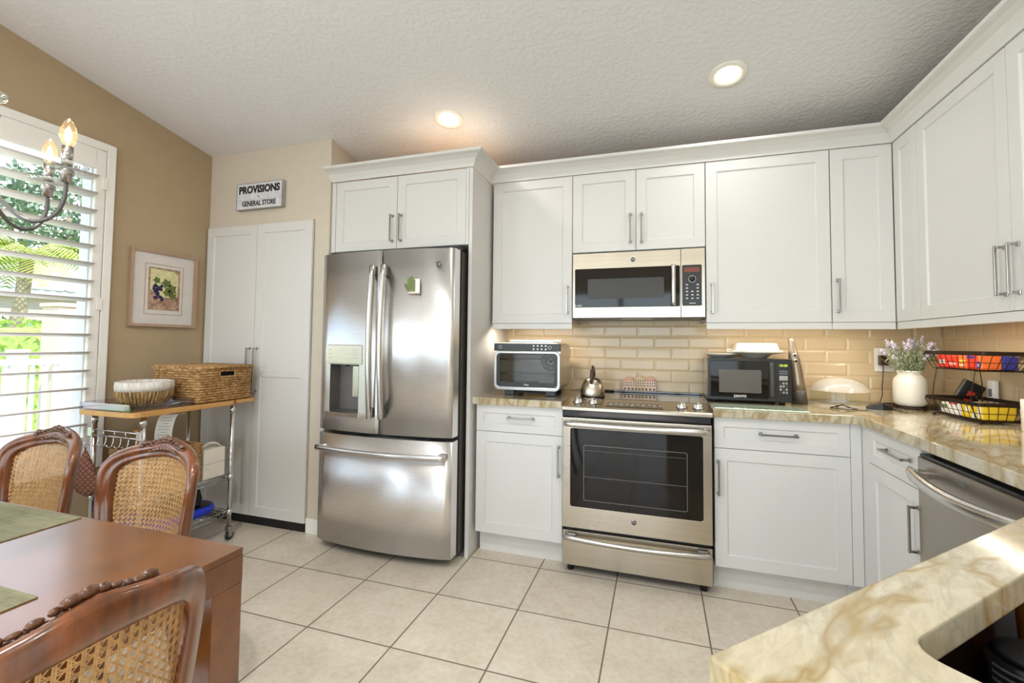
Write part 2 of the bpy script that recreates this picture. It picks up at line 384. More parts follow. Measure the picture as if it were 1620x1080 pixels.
# no opening cut; a black sheet behind the doors paints its darkness
struct(m.build('wall_pantry', 'paint_cream'))
m = MB(); m.box(XP, XR + .12, YB, YB + .12, 0, ceil_z(YB) + .01)
struct(m.build('wall_back', 'paint_cream'))
m = MB(); p, x0, x1 = wall_prism(YR, YB, XR, XR + .12); m.prism(p, x0, x1, ax='x')
struct(m.build('wall_right', 'paint_cream'))
# rear wall of the living room with its sliding glass doors
m = MB(); m.box(XW, -2.35, YR - .12, YR, 0, ceil_z(YR)); m.box(1.95, XR, YR - .12, YR, 0, ceil_z(YR)); m.box(-2.35, 1.95, YR - .12, YR, 2.3, ceil_z(YR))
struct(m.build('wall_rear', 'paint_cream'))
d = MB()
for k in range(5):
    x = -2.35 + k * 1.075; d.box(max(-2.35, x - .05), min(1.95, x + .05), YR - .09, YR - .03, 0, 2.3)
d.box(-2.35, 1.95, YR - .09, YR - .03, 2.22, 2.3); d.box(-2.35, 1.95, YR - .09, YR - .03, 0, .07)
dr = struct(d.build('door_1', 'trim_white'))
m = MB(); m.box(-2.35, 1.95, YR - .065, YR - .055, .07, 2.22); m.build('door_pane', 'window_glass', dr)
d = MB()
for y in (SY0 + .03, (SY0 + SY1) / 2, SY1 - .03): d.box(XW - .09, XW - .03, y - .03, y + .03, 0, 2.35)
d.box(XW - .09, XW - .03, SY0, SY1, 2.28, 2.35); d.box(XW - .09, XW - .03, SY0, SY1, 0, .08)
dr = struct(d.build('added_door_2', 'trim_white'))  # unseen glazed side door, added to brighten reflections in the refrigerator
m = MB(); m.box(XW - .065, XW - .055, SY0, SY1, .08, 2.28); m.build('door_pane', 'window_glass', dr)
# baseboards
m = MB(); m.box(XW, XW + .014, -3.09, YP - .001, 0, .095); struct(m.build('baseboard_left', 'trim_white', bev=.004))
m = MB(); m.box(-1.664, XP + .013, YP - .014, YP, 0, .095); m.box(XP, XP + .013, YP, -.05, 0, .095); struct(m.build('baseboard_pantry', 'trim_white', bev=.004))

# backsplash: bevelled wall tiles, half-offset courses
def tiles(name, u0, u1, z0, z1, uoff, M):
    m = MB(); W, H, g, b, dp = .2132, .0735, .0012, .012, .0042
    k0 = 0
    for r in range(8):
        za = .915 + r * H; zb_ = za + H
        if za > z1 - .004: break
        zb_ = min(zb_, z1)
        off = uoff + (W / 2 if r % 2 else 0)
        k = math.floor((u0 - off) / W)
        while off + k * W < u1:
            ua, ub = max(u0, off + k * W), min(u1, off + (k + 1) * W); k += 1
            if ub - ua < .03: continue
            o = [(ua + g, za + g), (ub - g, za + g), (ub - g, zb_ - g), (ua + g, zb_ - g)]
            i = [(ua + b, za + b), (ub - b, za + b), (ub - b, zb_ - b), (ua + b, zb_ - b)]
            O = [m.bm.verts.new((p[0], -.002, p[1])) for p in o]; Bk = [m.bm.verts.new((p[0], 0, p[1])) for p in o]; I = [m.bm.verts.new((p[0], -dp, p[1])) for p in i]
            m.bm.faces.new(I)
            for q in range(4):
                m.bm.faces.new([O[q], O[(q + 1) % 4], I[(q + 1) % 4], I[q]]); m.bm.faces.new([Bk[q], Bk[(q + 1) % 4], O[(q + 1) % 4], O[q]])
    m.xform(M); o = struct(m.build(name, 'glazed_tile'))
    g_ = MB(); g_.box(u0, u1, -.0015, .0, z0, z1); g_.xform(M); g_.build('grout', 'grout', o)
    return o
tiles('trim_1', -.54, 1.999, .915, 1.40, .16 - .2132 / 2, Matrix.Translation((0, YB - .001, 0)))
tiles('trim_2', -.59, 1.55, .915, 1.37, .05, Matrix.Translation((XR - .001, 0, 0)) @ Matrix.Rotation(-PI / 2, 4, 'Z'))

# ------------------------------------------------------------------ window, shutter and the garden outside
w = MB()
w.box(XW - .10, XW - .02, WY0, WY1, WZ0, WZ0 + .05); w.box(XW - .10, XW - .02, WY0, WY1, WZ1 - .05, WZ1)
for y in (WY0 + .02, -1.70, WY1 - .02): w.box(XW - .10, XW - .02, y - .025, y + .025, WZ0, WZ1)
win = struct(w.build('window_1', 'trim_white', bev=.003))
m = MB(); m.box(XW - .065, XW - .060, WY0 + .02, WY1 - .02, WZ0 + .03, WZ1 - .03); m.build('pane', 'window_glass', win)
sh = thing('plantation_shutter', 'white plantation shutter with wide open louvers over the dining window', 'shutter', (XW, WY1, WZ0))
FX = XW + .035
m = MB()
m.box(XW + .001, FX, -.745, -.700, .50, 2.372); m.box(XW + .001, FX, -2.665, -2.62, .50, 2.372); m.box(XW + .001, FX, -2.62, -.745, 2.328, 2.372); m.box(XW + .001, FX, -2.62, -.745, .50, .535)
m.build('shutter_frame', 'trim_white', sh, bev=.004, off=neg((XW, WY1, WZ0)))
for y1, y0 in ((-.748, -1.682), (-1.686, -2.616)):
    m = MB(); xa, xb = XW + .004, XW + .032
    m.box(xa, xb, y1 - .05, y1, .538, 2.325); m.box(xa, xb, y0, y0 + .05, .538, 2.325)
    m.box(xa, xb, y0 + .05, y1 - .05, 2.213, 2.325); m.box(xa, xb, y0 + .05, y1 - .05, .538, .682)
    pn = m.build('panel_frame', 'trim_white', sh, bev=.003, off=neg((XW, WY1, WZ0)))
    for k in range(15):
        zc = 2.158 - .1005 * k; m = MB(); ang = math.radians(8)
        prof = [(-.054, 0), (-.03, .0055), (0, .007), (.03, .0055), (.054, 0), (.03, -.0055), (0, -.007), (-.03, -.0055)]
        pts = [(XW + .018 + px * math.cos(ang) - pz * math.sin(ang), zc + px * math.sin(ang) + pz * math.cos(ang)) for px, pz in prof]
        R = m.grid([[(x, y0 + .052, z) for x, z in pts], [(x, y1 - .052, z) for x, z in pts]], False, True)
        m._f(R[0]); m._f(R[1][::-1])
        m.build('louver', 'trim_white', sh, off=neg((XW, WY1, WZ0)))
    for hz in (1.40, 2.10): m = MB(); m.box(FX - .002, FX + .006, y1 - .02, y1 + .006, hz, hz + .07, .001); m.build('hinge', 'trim_white', sh, off=neg((XW, WY1, WZ0)))

def outside():
    m = MB(); m.box(-40, XW - .13, -14, 26, -.32, -.2); struct(m.build('ground', 'grass_green'))
    m = MB(); m.box(-5.4, XW - .13, -6, 3, -.19, -.02); struct(m.build('terrace', 'patio'))
    p = thing('stucco_pillar', 'low pale stucco pillar at the end of the white terrace railing', 'pillar', (-5.15, .42, -.02))
    m = MB(); m.box(-5.28, -5.0, .335, .56, -.02, 1.54, .01); m.build('shaft', 'stucco', p, off=neg((-5.15, .42, -.02)))
    m = MB(); m.box(-5.30, -4.98, .32, .58, 1.54, 1.58, .01); m.build('cap', 'stucco', p, off=neg((-5.15, .42, -.02)))
    rl = thing('railing', 'white terrace railing with square balusters outside the window', 'railing', (-5.0, -1.2, -.02)); L = neg((-5.0, -1.2, -.02))
    m = MB(); m.box(-5.03, -4.97, -3.0, .333, .99, 1.04); m.box(-5.02, -4.98, -3.0, .333, .07, .11); m.build('rail', 'rail_white', rl, off=L)
    for y in (.045, -1.2, -2.4):
        m = MB(); m.box(-5.05, -4.95, y - .05, y + .05, -.02, 1.10); m.box(-5.06, -4.94, y - .06, y + .06, 1.10, 1.13); m.build('post', 'rail_white', rl, off=L)
    y = .1515
    for k in range(26):
        if min(abs(y - q) for q in (.045, -1.2, -2.4)) > .07:
            m = MB(); m.box(-5.012, -4.988, y - .014, y + .014, .11, .99); m.build('baluster', 'rail_white', rl, off=L)
        y -= .0935
    for k, y in enumerate((.245, .318)):
        m = MB(); m.box(-5.012, -4.988, y - .014, y + .014, .11, .99); m.build('baluster', 'rail_white', rl, off=L)
    rnd = random.Random(3)
    def leaves(name, mat, parent, c, ext, n, size, off, shape='box'):
        m = MB()
        for _ in range(n):
            if shape == 'box': q = Vector((rnd.uniform(-1, 1) * ext[0], rnd.uniform(-1, 1) * ext[1], rnd.uniform(-1, 1) * ext[2]))
            else:
                a = Vector((rnd.gauss(0, 1), rnd.gauss(0, 1), rnd.gauss(0, 1))).normalized() * rnd.uniform(.55, 1.05); q = Vector((a.x * ext[0], a.y * ext[1], a.z * ext[2]))
            d = Vector((rnd.gauss(0, 1), rnd.gauss(0, 1), rnd.gauss(0, 1))).normalized(); e = d.orthogonal().normalized(); s = size * rnd.uniform(.6, 1.3); p = Vector(c) + q
            m.quad(p - d * s, p - e * s * .45, p + d * s, p + e * s * .45)
        return m.build(name, mat, parent, off=off)
    h = thing('hedge', 'bright green clipped hedge beyond the terrace railing', 'hedge', (-7.6, 1.0, -.2))
    m = MB(); m.box(-8.1, -7.1, -3, 4.5, -.2, 1.36, .1); m.build('core', 'hedge_leaf', h, off=neg((-7.6, 1, -.2)))
    leaves('foliage', 'hedge_leaf', h, (-7.6, .75, .62), (.6, 3.8, .86), 9000, .055, neg((-7.6, 1, -.2)))
    def palm(loc, hgt, nf, fl, label):
        p = thing('palm_tree', label, 'palm', loc, group=None); m = MB()
        m.tube([(0, 0, 0), (.06, .05, hgt * .4), (.04, .16, hgt * .75), (0, .22, hgt)], [.13, .10, .09, .08], 9); m.build('trunk', 'palm_trunk', p)
        m = MB()
        for k in range(nf):
            a = 2 * PI * k / nf + rnd.uniform(-.2, .2); el = rnd.uniform(.1, .95); base = Vector((0, .22, hgt)); prev = None
            for q in range(13):
                u = q / 12; r = fl * u; pt = base + Vector((math.cos(a) * r * math.cos(el) , math.sin(a) * r * math.cos(el), fl * (math.sin(el) * u - .75 * u * u)))
                if prev is not None:
                    d = (pt - prev).normalized(); sd = d.cross(Vector((0, 0, 1))).normalized(); wl_ = .5 * math.sin(PI * min(1, u * .9 + .1)) * fl * .55
                    for sg in (-1, 1):
                        for w_ in (.0, .5):
                            b0 = prev + (pt - prev) * w_; tip = b0 + sd * sg * wl_ + d * wl_ * .5 - Vector((0, 0, wl_ * .45)); m.quad(b0, b0 + d * .035, tip + d * .004, tip)
                prev = pt
        m.build('fronds', 'palm_leaf', p)
    palm((-9.0, 1.75, -.2), 2.75, 16, 1.35, 'yellow-green palm tree standing behind the hedge outside the window')
    palm((-11.5, .5, -.2), 3.9, 14, 1.7, 'taller palm tree farther left behind the hedge outside the window')
    hs = thing('neighbor_house', 'white neighboring house with a ribbed gray tile roof', 'house', (-17.5, 4, -.2)); L = neg((-17.5, 4, -.2))
    m = MB(); m.box(-22, -16.3, -6, 13, -.2, 2.4); m.build('wall', 'stucco', hs, off=L)
    m = MB(); m.box(-16.2, -16.05, -6.3, 13.3, 2.35, 2.62); m.build('fascia', 'rail_white', hs, off=L)
    m = MB(); rows = []
    for k in range(150):
        y = -6.4 + k * .132; hgt = .05 if k % 2 else 0; rows.append([(-16.0 - 4.0 * j / 6, y, 2.6 + .36 * 4.0 * j / 6 + hgt) for j in range(7)])
    m.grid(rows, smooth=False); m.build('roof', 'roof_tile', hs, off=L)
    for k, (x, y, r, z) in enumerate(((-27, 5.5, 2.6, 7.6), (-27, 11.9, 2.8, 7.6), (-27, 19.4, 3.0, 8.4), (-27, -.9, 2.6, 8.0), (-13.2, 8.6, 1.3, 3.6))):
        lab = ('leafy gray-green tree above the neighboring roof, leftmost one', 'broad leafy tree behind the right end of the neighboring roof', 'large distant tree at the right edge of the window view', 'tall tree rising behind the left part of the neighboring roof', 'bushy tree growing in front of the right end of the neighboring house')[k]
        tr = thing('garden_tree', lab, 'tree', (x, y, -.2), group='trees behind the neighboring house')
        m = MB(); m.tube([(0, 0, 0), (.1, .1, z * .5), (0, 0, z)], [.25, .18, .08], 8); m.build('trunk', 'palm_trunk', tr)
        leaves('crown', 'dark_leaf', tr, (0, 0, z), (r, r * 1.1, r * .8), 2600, .19, None, 'ball')
    leaf = thing('shrub_row', 'dark green shrub behind the hedge under the neighboring eaves', 'shrub', (-14.5, 4, -.2))
    leaves('foliage', 'dark_leaf', leaf, (-14.5, 4, .7), (.7, 6.5, .95), 5000, .14, neg((-14.5, 4, -.2)))
outside()

# ------------------------------------------------------------------ cabinets
def shaker(m, x0, x1, z0, z1, rail=.06, y=0.0, th=.019, rec=.007, mids=()):
    """shaker front: slab with recessed panels, front face at y"""
    b = m.bm; g = .004
    zs = [z0 + rail] + [q for mz in mids for q in (mz - .022, mz + .022)] + [z1 - rail]
    def V(x, d, z): return b.verts.new((x, y + d, z))
    O = [V(*p) for p in ((x0, 0, z0), (x1, 0, z0), (x1, 0, z1), (x0, 0, z1))]; K = [V(*p) for p in ((x0, th, z0), (x1, th, z0), (x1, th, z1), (x0, th, z1))]
    for q in range(4): b.faces.new([O[q], O[(q + 1) % 4], K[(q + 1) % 4], K[q]])
    b.faces.new(K)
    xa, xb = x0 + rail, x1 - rail
    def q4(a, c, e, f): m.quad((a, y, e), (c, y, e), (c, y, f), (a, y, f))
    q4(x0, xa, z0, z1); q4(xb, x1, z0, z1); q4(xa, xb, z0, zs[0]); q4(xa, xb, zs[-1], z1)
    for k in range(1, len(zs) - 1, 2): q4(xa, xb, zs[k], zs[k + 1])
    for k in range(0, len(zs), 2):
        a, c, e, f = xa, xb, zs[k], zs[k + 1]
        P = [(a, y, e), (c, y, e), (c, y, f), (a, y, f)]; I = [(a + g, y + rec, e + g), (c - g, y + rec, e + g), (c - g, y + rec, f - g), (a + g, y + rec, f - g)]
        m.quad(*I)
        for q in range(4): m.quad(P[q], P[(q + 1) % 4], I[(q + 1) % 4], I[q])
def pull(parent, cx, cz, L, vert=True, y=0.0, out=.034, mat='nickel'):
    m = MB(); h = L / 2
    def bx(a0, a1, d0, d1, c0, c1):     # a along, c across
        if vert: m.box(cx + c0, cx + c1, y - d1, y - d0, cz + a0, cz + a1, .0012, 1)
        else: m.box(cx + a0, cx + a1, y - d1, y - d0, cz + c0, cz + c1, .0012, 1)
    bx(-h, h, out - .008, out, -.0045, .0045)
    for s in (-1, 1):
        e = s * (h - .006); bx(e - .0045, e + .0045, .0, out - .008, -.0045, .0045); bx(e - .008, e + .008, .0, .004, -.008, .008)
    return m.build('handle', mat, parent)
def cabinet(label, loc, rz, w, depth, z0, z1, fronts, toe=0.0, rail_drop=0.0, group=None, name='base_cabinet', cat='cabinet', body_z0=None, plywood_top=False, stile_l=0, body_w=None):
    """loc: front-left corner of the door plane on the floor; fronts: (kind,u0,u1,z0,z1,handle)"""
    t = thing(name, label, cat, (loc[0], loc[1], z0), rz, group); zz = -z0
    m = MB(); m.box(.001, (body_w or w) - .001, .0205, depth, (toe if toe else z0) + zz, z1 + zz, .0008, 1); m.build('carcass', 'cabinet_white', t)
    if toe: m = MB(); m.box(.001, w - .001, .08, depth - .01, zz, toe + zz - .0005); m.build('toe_kick', 'toe_gray', t)
    if rail_drop: m = MB(); m.box(.001, w - .001, .002, .022, z0 - rail_drop + zz, z0 + zz - .001, .001, 1); m.build('light_rail', 'cabinet_white', t)
    if plywood_top: m = MB(); m.box(.004, w - .004, .03, depth - .004, z1 + zz + .0003, z1 + zz + .004); m.build('top_board', 'raw_plywood', t)
    for kind, u0, u1, a, b, hd in fronts:
        m = MB(); g = .0016
        shaker(m, u0 + g, u1 - g, a + g + zz, b - g + zz, .058 if b - a > .25 else .045)
        f = m.build(kind, 'cabinet_white', t, bev=.0012)
        if hd: pull(f, hd[0], hd[1] + zz, hd[2], hd[3] == 'v')
    return t
ZB, ZS, ZT = .134, .7187, .873
cabinet('white base cabinet with one drawer between the tall fridge panel and the range', (-.5235, 0), 0, .5185, .585, 0, ZT,
        [('drawer', 0, .5185, ZS, ZT, (.2725, .804, .155, 'h')), ('door', 0, .5185, ZB, ZS, (.4965, .579, .17, 'v'))], toe=ZB)
cabinet('white base cabinet with a wide drawer right of the range', (.768, 0), 0, .585, .585, 0, ZT,
        [('drawer', 0, .585, ZS, ZT, (.286, .801, .165, 'h')), ('door', 0, .585, ZB, ZS, (.018, .573, .17, 'v'))], toe=ZB, body_w=1.228)
cabinet('narrow white base cabinet with one drawer between the corner and the dishwasher', (1.397, -.0755), -PI / 2, .4285, .60, 0, ZT,
        [('drawer', 0, .4285, ZS, ZT, (.262, .810, .19, 'h')), ('door', 0, .4285, ZB, ZS, (.402, .574, .17, 'v'))], toe=ZB)
f = thing('corner_filler', 'plain white corner filler strips between two base cabinets', 'filler', (1.40, .0, 0))
m = MB(); m.box(1.3535, 1.397, .002, .018, ZB, ZT); m.box(1.399, 1.415, -.074, -.002, ZB, ZT); m.box(1.399, 1.4145, -.002, .018, ZB, ZT); m.box(1.3535, 1.4775, .080, .095, 0, ZB - .001); m.box(1.4785, 1.494, -.074, .095, 0, ZB - .001); m.build('strip', 'cabinet_white', f, off=neg((1.40, 0, 0)))
# sink base under the peninsula (45 degrees): a hollow box, so the sink can hang in it
sb = thing('peninsula_cabinet', 'white base cabinet under the angled peninsula worktop', 'cabinet', (1.2, -1.8, 0))
m = MB(); outer = [(1.42, -1.145), (.5725, -1.9925), (1.0465, -2.4665), (1.985, -1.53), (1.985, -1.145)]; inner = [(1.405, -1.178), (.605, -1.978), (1.06, -2.433), (1.96, -1.52), (1.96, -1.178)]
m.prism(outer, .0, .872, [inner]); m.build('carcass', 'cabinet_white', sb, off=neg((1.2, -1.8, 0)))
# uppers
UB, UT, YU, XU = 1.3595, 2.278, .2544, 1.6475
up = lambda *a, **k: cabinet(*a, rail_drop=.036, name='wall_cabinet', plywood_top=True, **k)
up('white wall cabinet with one door above the toaster oven', (-.5255, YU), 0, .523, YB - YU - .003, UB, UT, [('door', 0, .523, UB, UT, (.493, 1.503, .17, 'v'))])
cabinet('short white two-door wall cabinet above the built-in microwave', (-.0018, YU), 0, .761, YB - YU - .003, 1.792, UT,
        [('door', 0, .3795, 1.792, UT, (.347, 1.924, .175, 'v')), ('door', .3795, .761, 1.792, UT, (.411, 1.921, .175, 'v'))], name='wall_cabinet', plywood_top=True)
up('wide white single-door wall cabinet right of the built-in microwave', (.7605, YU), 0, .6085, YB - YU - .003, UB, UT, [('door', 0, .6085, UB, UT, (.031, 1.496, .17, 'v'))])
up('narrow white wall cabinet door in the corner with its handle at left', (1.3705, YU), 0, .276, YB - YU - .003, UB, UT, [('door', 0, .276, UB, UT, (.026, 1.498, .175, 'v'))], body_w=.276)
up('narrow handleless white wall cabinet on the right wall beside the corner', (XU, YU - .001), -PI / 2, .222, XR - XU - .010, UB, UT, [('door', 0, .222, UB, UT, None)])
up('large white two-door wall cabinet on the right wall with paired handles', (XU, .0315), -PI / 2, 1.15, XR - XU - .010, UB, UT,
   [('door', 0, .575, UB, UT, (.545, 1.502, .175, 'v')), ('door', .575, 1.15, UB, UT, (.605, 1.502, .175, 'v'))])
up('white wall cabinet at the far right end beyond the paired handles', (XU, -1.1195), -PI / 2, .45, XR - XU - .010, UB, UT, [('door', 0, .45, UB, UT, (.42, 1.502, .175, 'v'))])
# fridge surround
pn = thing('end_panel', 'tall plain white end panel standing right of the refrigerator', 'panel', (-.554, .27, 0))
m = MB(); m.box(-.5655, -.5435, -.055, YB - .002, 0, 2.277, .001, 1); m.build('board', 'cabinet_white', pn, off=neg((-.554, .27, 0)))
cabinet('white two-door cabinet above the refrigerator', (-1.547, -.055), 0, .979, .64, 1.815, 2.278,
        [('door', .033, .4925, 1.815, 2.276, (.462, 1.944, .17, 'v')), ('door', .4925, .961, 1.815, 2.276, (.524, 1.944, .17, 'v'))], name='fridge_cabinet', plywood_top=True)
m = MB(); m.box(-1.5465, -1.516, -.0545, -.035, 1.815, 2.277); m.box(-.586, -.5675, -.0545, -.035, 1.815, 2.277)
fs = m.build('filler_stile', 'cabinet_white'); tag(fs, 'thin white filler strips at both sides of the doors above the refrigerator', 'trim strip')
# crown moulding, mitred along the whole run
prof = [(0, 0), (.008, 0), (.010, .010), (.016, .022), (.032, .044), (.056, .058), (.074, .063), (.080, .066), (.080, .082), (.0, .082)]
path = [(-1.553, -.055), (-.5435, -.055), (-.5435, YU), (XU, YU), (XU, -1.57)]
def norm2(a, b): d = Vector((b[0] - a[0], b[1] - a[1])).normalized(); return Vector((d.y, -d.x))
m = MB(); rows = []
for i, p in enumerate(path):
    if i == 0: n = norm2(path[0], path[1])
    elif i == len(path) - 1: n = norm2(path[-2], path[-1])
    else:
        a, b = norm2(path[i - 1], p), norm2(p, path[i + 1]); n = (a + b) / (1 + a.dot(b))
    rows.append([(p[0] + n.x * d - (.16 * d if i == 0 else 0), p[1] + n.y * d, 2.2795 + h) for d, h in prof])
R = m.grid(rows, False, True, smooth=False); m._f(R[0]); m._f(R[-1][::-1])
tag(m.build('crown_molding', 'cabinet_white'), 'white crown molding running along the top of all wall cabinets', 'crown molding')
# pantry closet doors set in the cream wall
pt = thing('pantry_closet', 'tall white two-door pantry closet in the cream wall', 'closet', (-2.585, YP, 0))
for x0, x1, hx in ((-2.588, -2.133, -2.160), (-2.130, -1.667, -2.098)):
    m = MB(); shaker(m, x0 + 2.585, x1 + 2.585, .062, 2.035, .062, -.021, .019, .007, mids=(1.013,)); d = m.build('door', 'cabinet_white', pt, bev=.0012)
    pull(d, hx + 2.585, 1.035, .30, True, y=-.021, out=.036, mat='nickel')
m = MB(); m.box(-.012, .918, -.004, -.001, .0, 2.040); m.build('gap_shade', 'black_matte', pt)  # thin black sheet paints the shade in the gaps around the doors

# ------------------------------------------------------------------ worktops
CT = .915
ct = thing('countertop', 'cream stone countertop with gold veins wrapping the corner and angled peninsula', 'countertop', (1.6, -.6, CT - .04)); L = neg((1.6, -.6, CT - .04))
s2 = math.sqrt(.5); A = Vector((.754, -1.914)); d1 = Vector((s2, s2)); d2 = Vector((s2, -s2))
def uv2(u, v): q = A + d1 * u + d2 * v; return (q.x, q.y)
hole = [uv2(u, v) for u, v in rrect(0, .74, 0, .40, .035, 6)]
out = [(.7615, -.029), (1.357, -.029)] + [(1.3768 - .02 + .02 * math.sin(a), -.049 + .02 * math.cos(a)) for a in (PI * .17, PI * .33)] + [(1.3768, -.05), (1.3768, -1.172), (.549, -2.0), (1.045, -2.496), (1.99, -1.551), (1.99, .589), (.7615, .589)]
m = MB(); m.prism(out, CT - .04, CT, [hole]); m.build('slab', 'quartzite', ct, bev=.0035, off=L)
sk = thing('sink', 'dark brown composite sink set under the angled countertop', 'sink', (1.2, -1.8, CT - .25)); L2 = neg((1.2, -1.8, CT - .25))
m = MB(); rin = [uv2(u, v) for u, v in rrect(-.03, .76, -.046, .40, .035, 6)]; rbt = [uv2(u, v) for u, v in rrect(-.02, .75, -.036, .39, .05, 6)]
rout = [uv2(u, v) for u, v in rrect(-.040, .77, -.056, .412, .04, 6)]
R = m.grid([[(p[0], p[1], z) for p in r] for r, z in ((rout, CT - .235), (rout, CT - .0415), (rin, CT - .0415), (rin, CT - .06), (rbt, CT - .215))], False, True)
m._f(R[-1]); m._f(R[0]); m.build('bowl', 'sink_brown', sk, off=L2)
lc = thing('countertop', 'short cream stone countertop piece under the toaster oven', 'countertop', (-.26, .28, CT - .04))
m = MB(); m.box(-.5425, -.0065, -.029, .589, CT - .04, CT); m.build('slab', 'quartzite', lc, bev=.0035, off=neg((-.26, .28, CT - .04)))

# ------------------------------------------------------------------ lamps
def downlight(x, y, label, power, warm):
    z = ceil_z(y); t = thing('recessed_light', label, 'ceiling light', (x, y, z), 0, 'recessed ceiling lights'); t.rotation_euler = (math.atan(-.191), 0, 0)
    m = MB(); m.lathe([(.092, -.001), (.090, -.006), (.066, -.007), (.060, -.003), (.056, -.0015)], seg=40, caps=False); m.build('trim_ring', 'lamp_trim', t)
    m = MB(); m.lathe([(.0, -.0020), (.054, -.0020), (.054, -.0014), (.0, -.0014)], seg=32); m.build('lens', 'lamp_glow', t)
    li = light('downlight', 'AREA', (x, y, z - .010), (math.atan(-.191), 0, 0), power, warm, shape='DISK', size=.10)
    return t
downlight(-.692, -.09, 'recessed ceiling light above the refrigerator', 3.4, WARM)
downlight(.835, -.10, 'recessed ceiling light above the range and wall cabinets', 2.4, SOFT)
for x, y, lb in ((-.7, -2.3, 'added recessed ceiling fill light above the dining side behind the camera'), (.9, -2.3, 'added recessed ceiling fill light above the peninsula'), (-.7, -4.2, 'added recessed ceiling fill light in the living room, window side'), (.9, -4.2, 'added recessed ceiling fill light in the living room, wall side')):  # four unseen downlights added to brighten the room
    downlight(x, y, lb, 8 if 'peninsula' in lb else 20, SOFT)
def strip(x0, x1, y0, y1, label, e):
    t = thing('under_cabinet_light', label, 'strip light', ((x0 + x1) / 2, (y0 + y1) / 2, UB - .012), 0, 'under-cabinet strip lights'); L = neg(t.location)
    m = MB(); m.box(x0, x1, y0, y1, UB - .010, UB - .001); m.build('housing', 'white_plastic', t, off=L)
    m = MB(); m.box(x0 + .004, x1 - .004, y0 + .004, y1 - .004, UB - .0125, UB - .0105); m.build('diffuser', 'strip_glow', t, off=L)
    light('under_cabinet_lamp', 'AREA', ((x0 + x1) / 2, (y0 + y1) / 2, UB - .018), (0, 0, 0), e, WARM, shape='RECTANGLE', size=x1 - x0, size_y=y1 - y0)
strip(-.47, -.06, .30, .33, 'slim strip light under the wall cabinet above the toaster oven', 1.7)
strip(.82, 1.62, .30, .33, 'long strip light under the wide wall cabinet right of the range', 1.25)
strip(1.69, 1.72, -.55, .15, 'strip light under the wall cabinets on the right wall', 1.5)

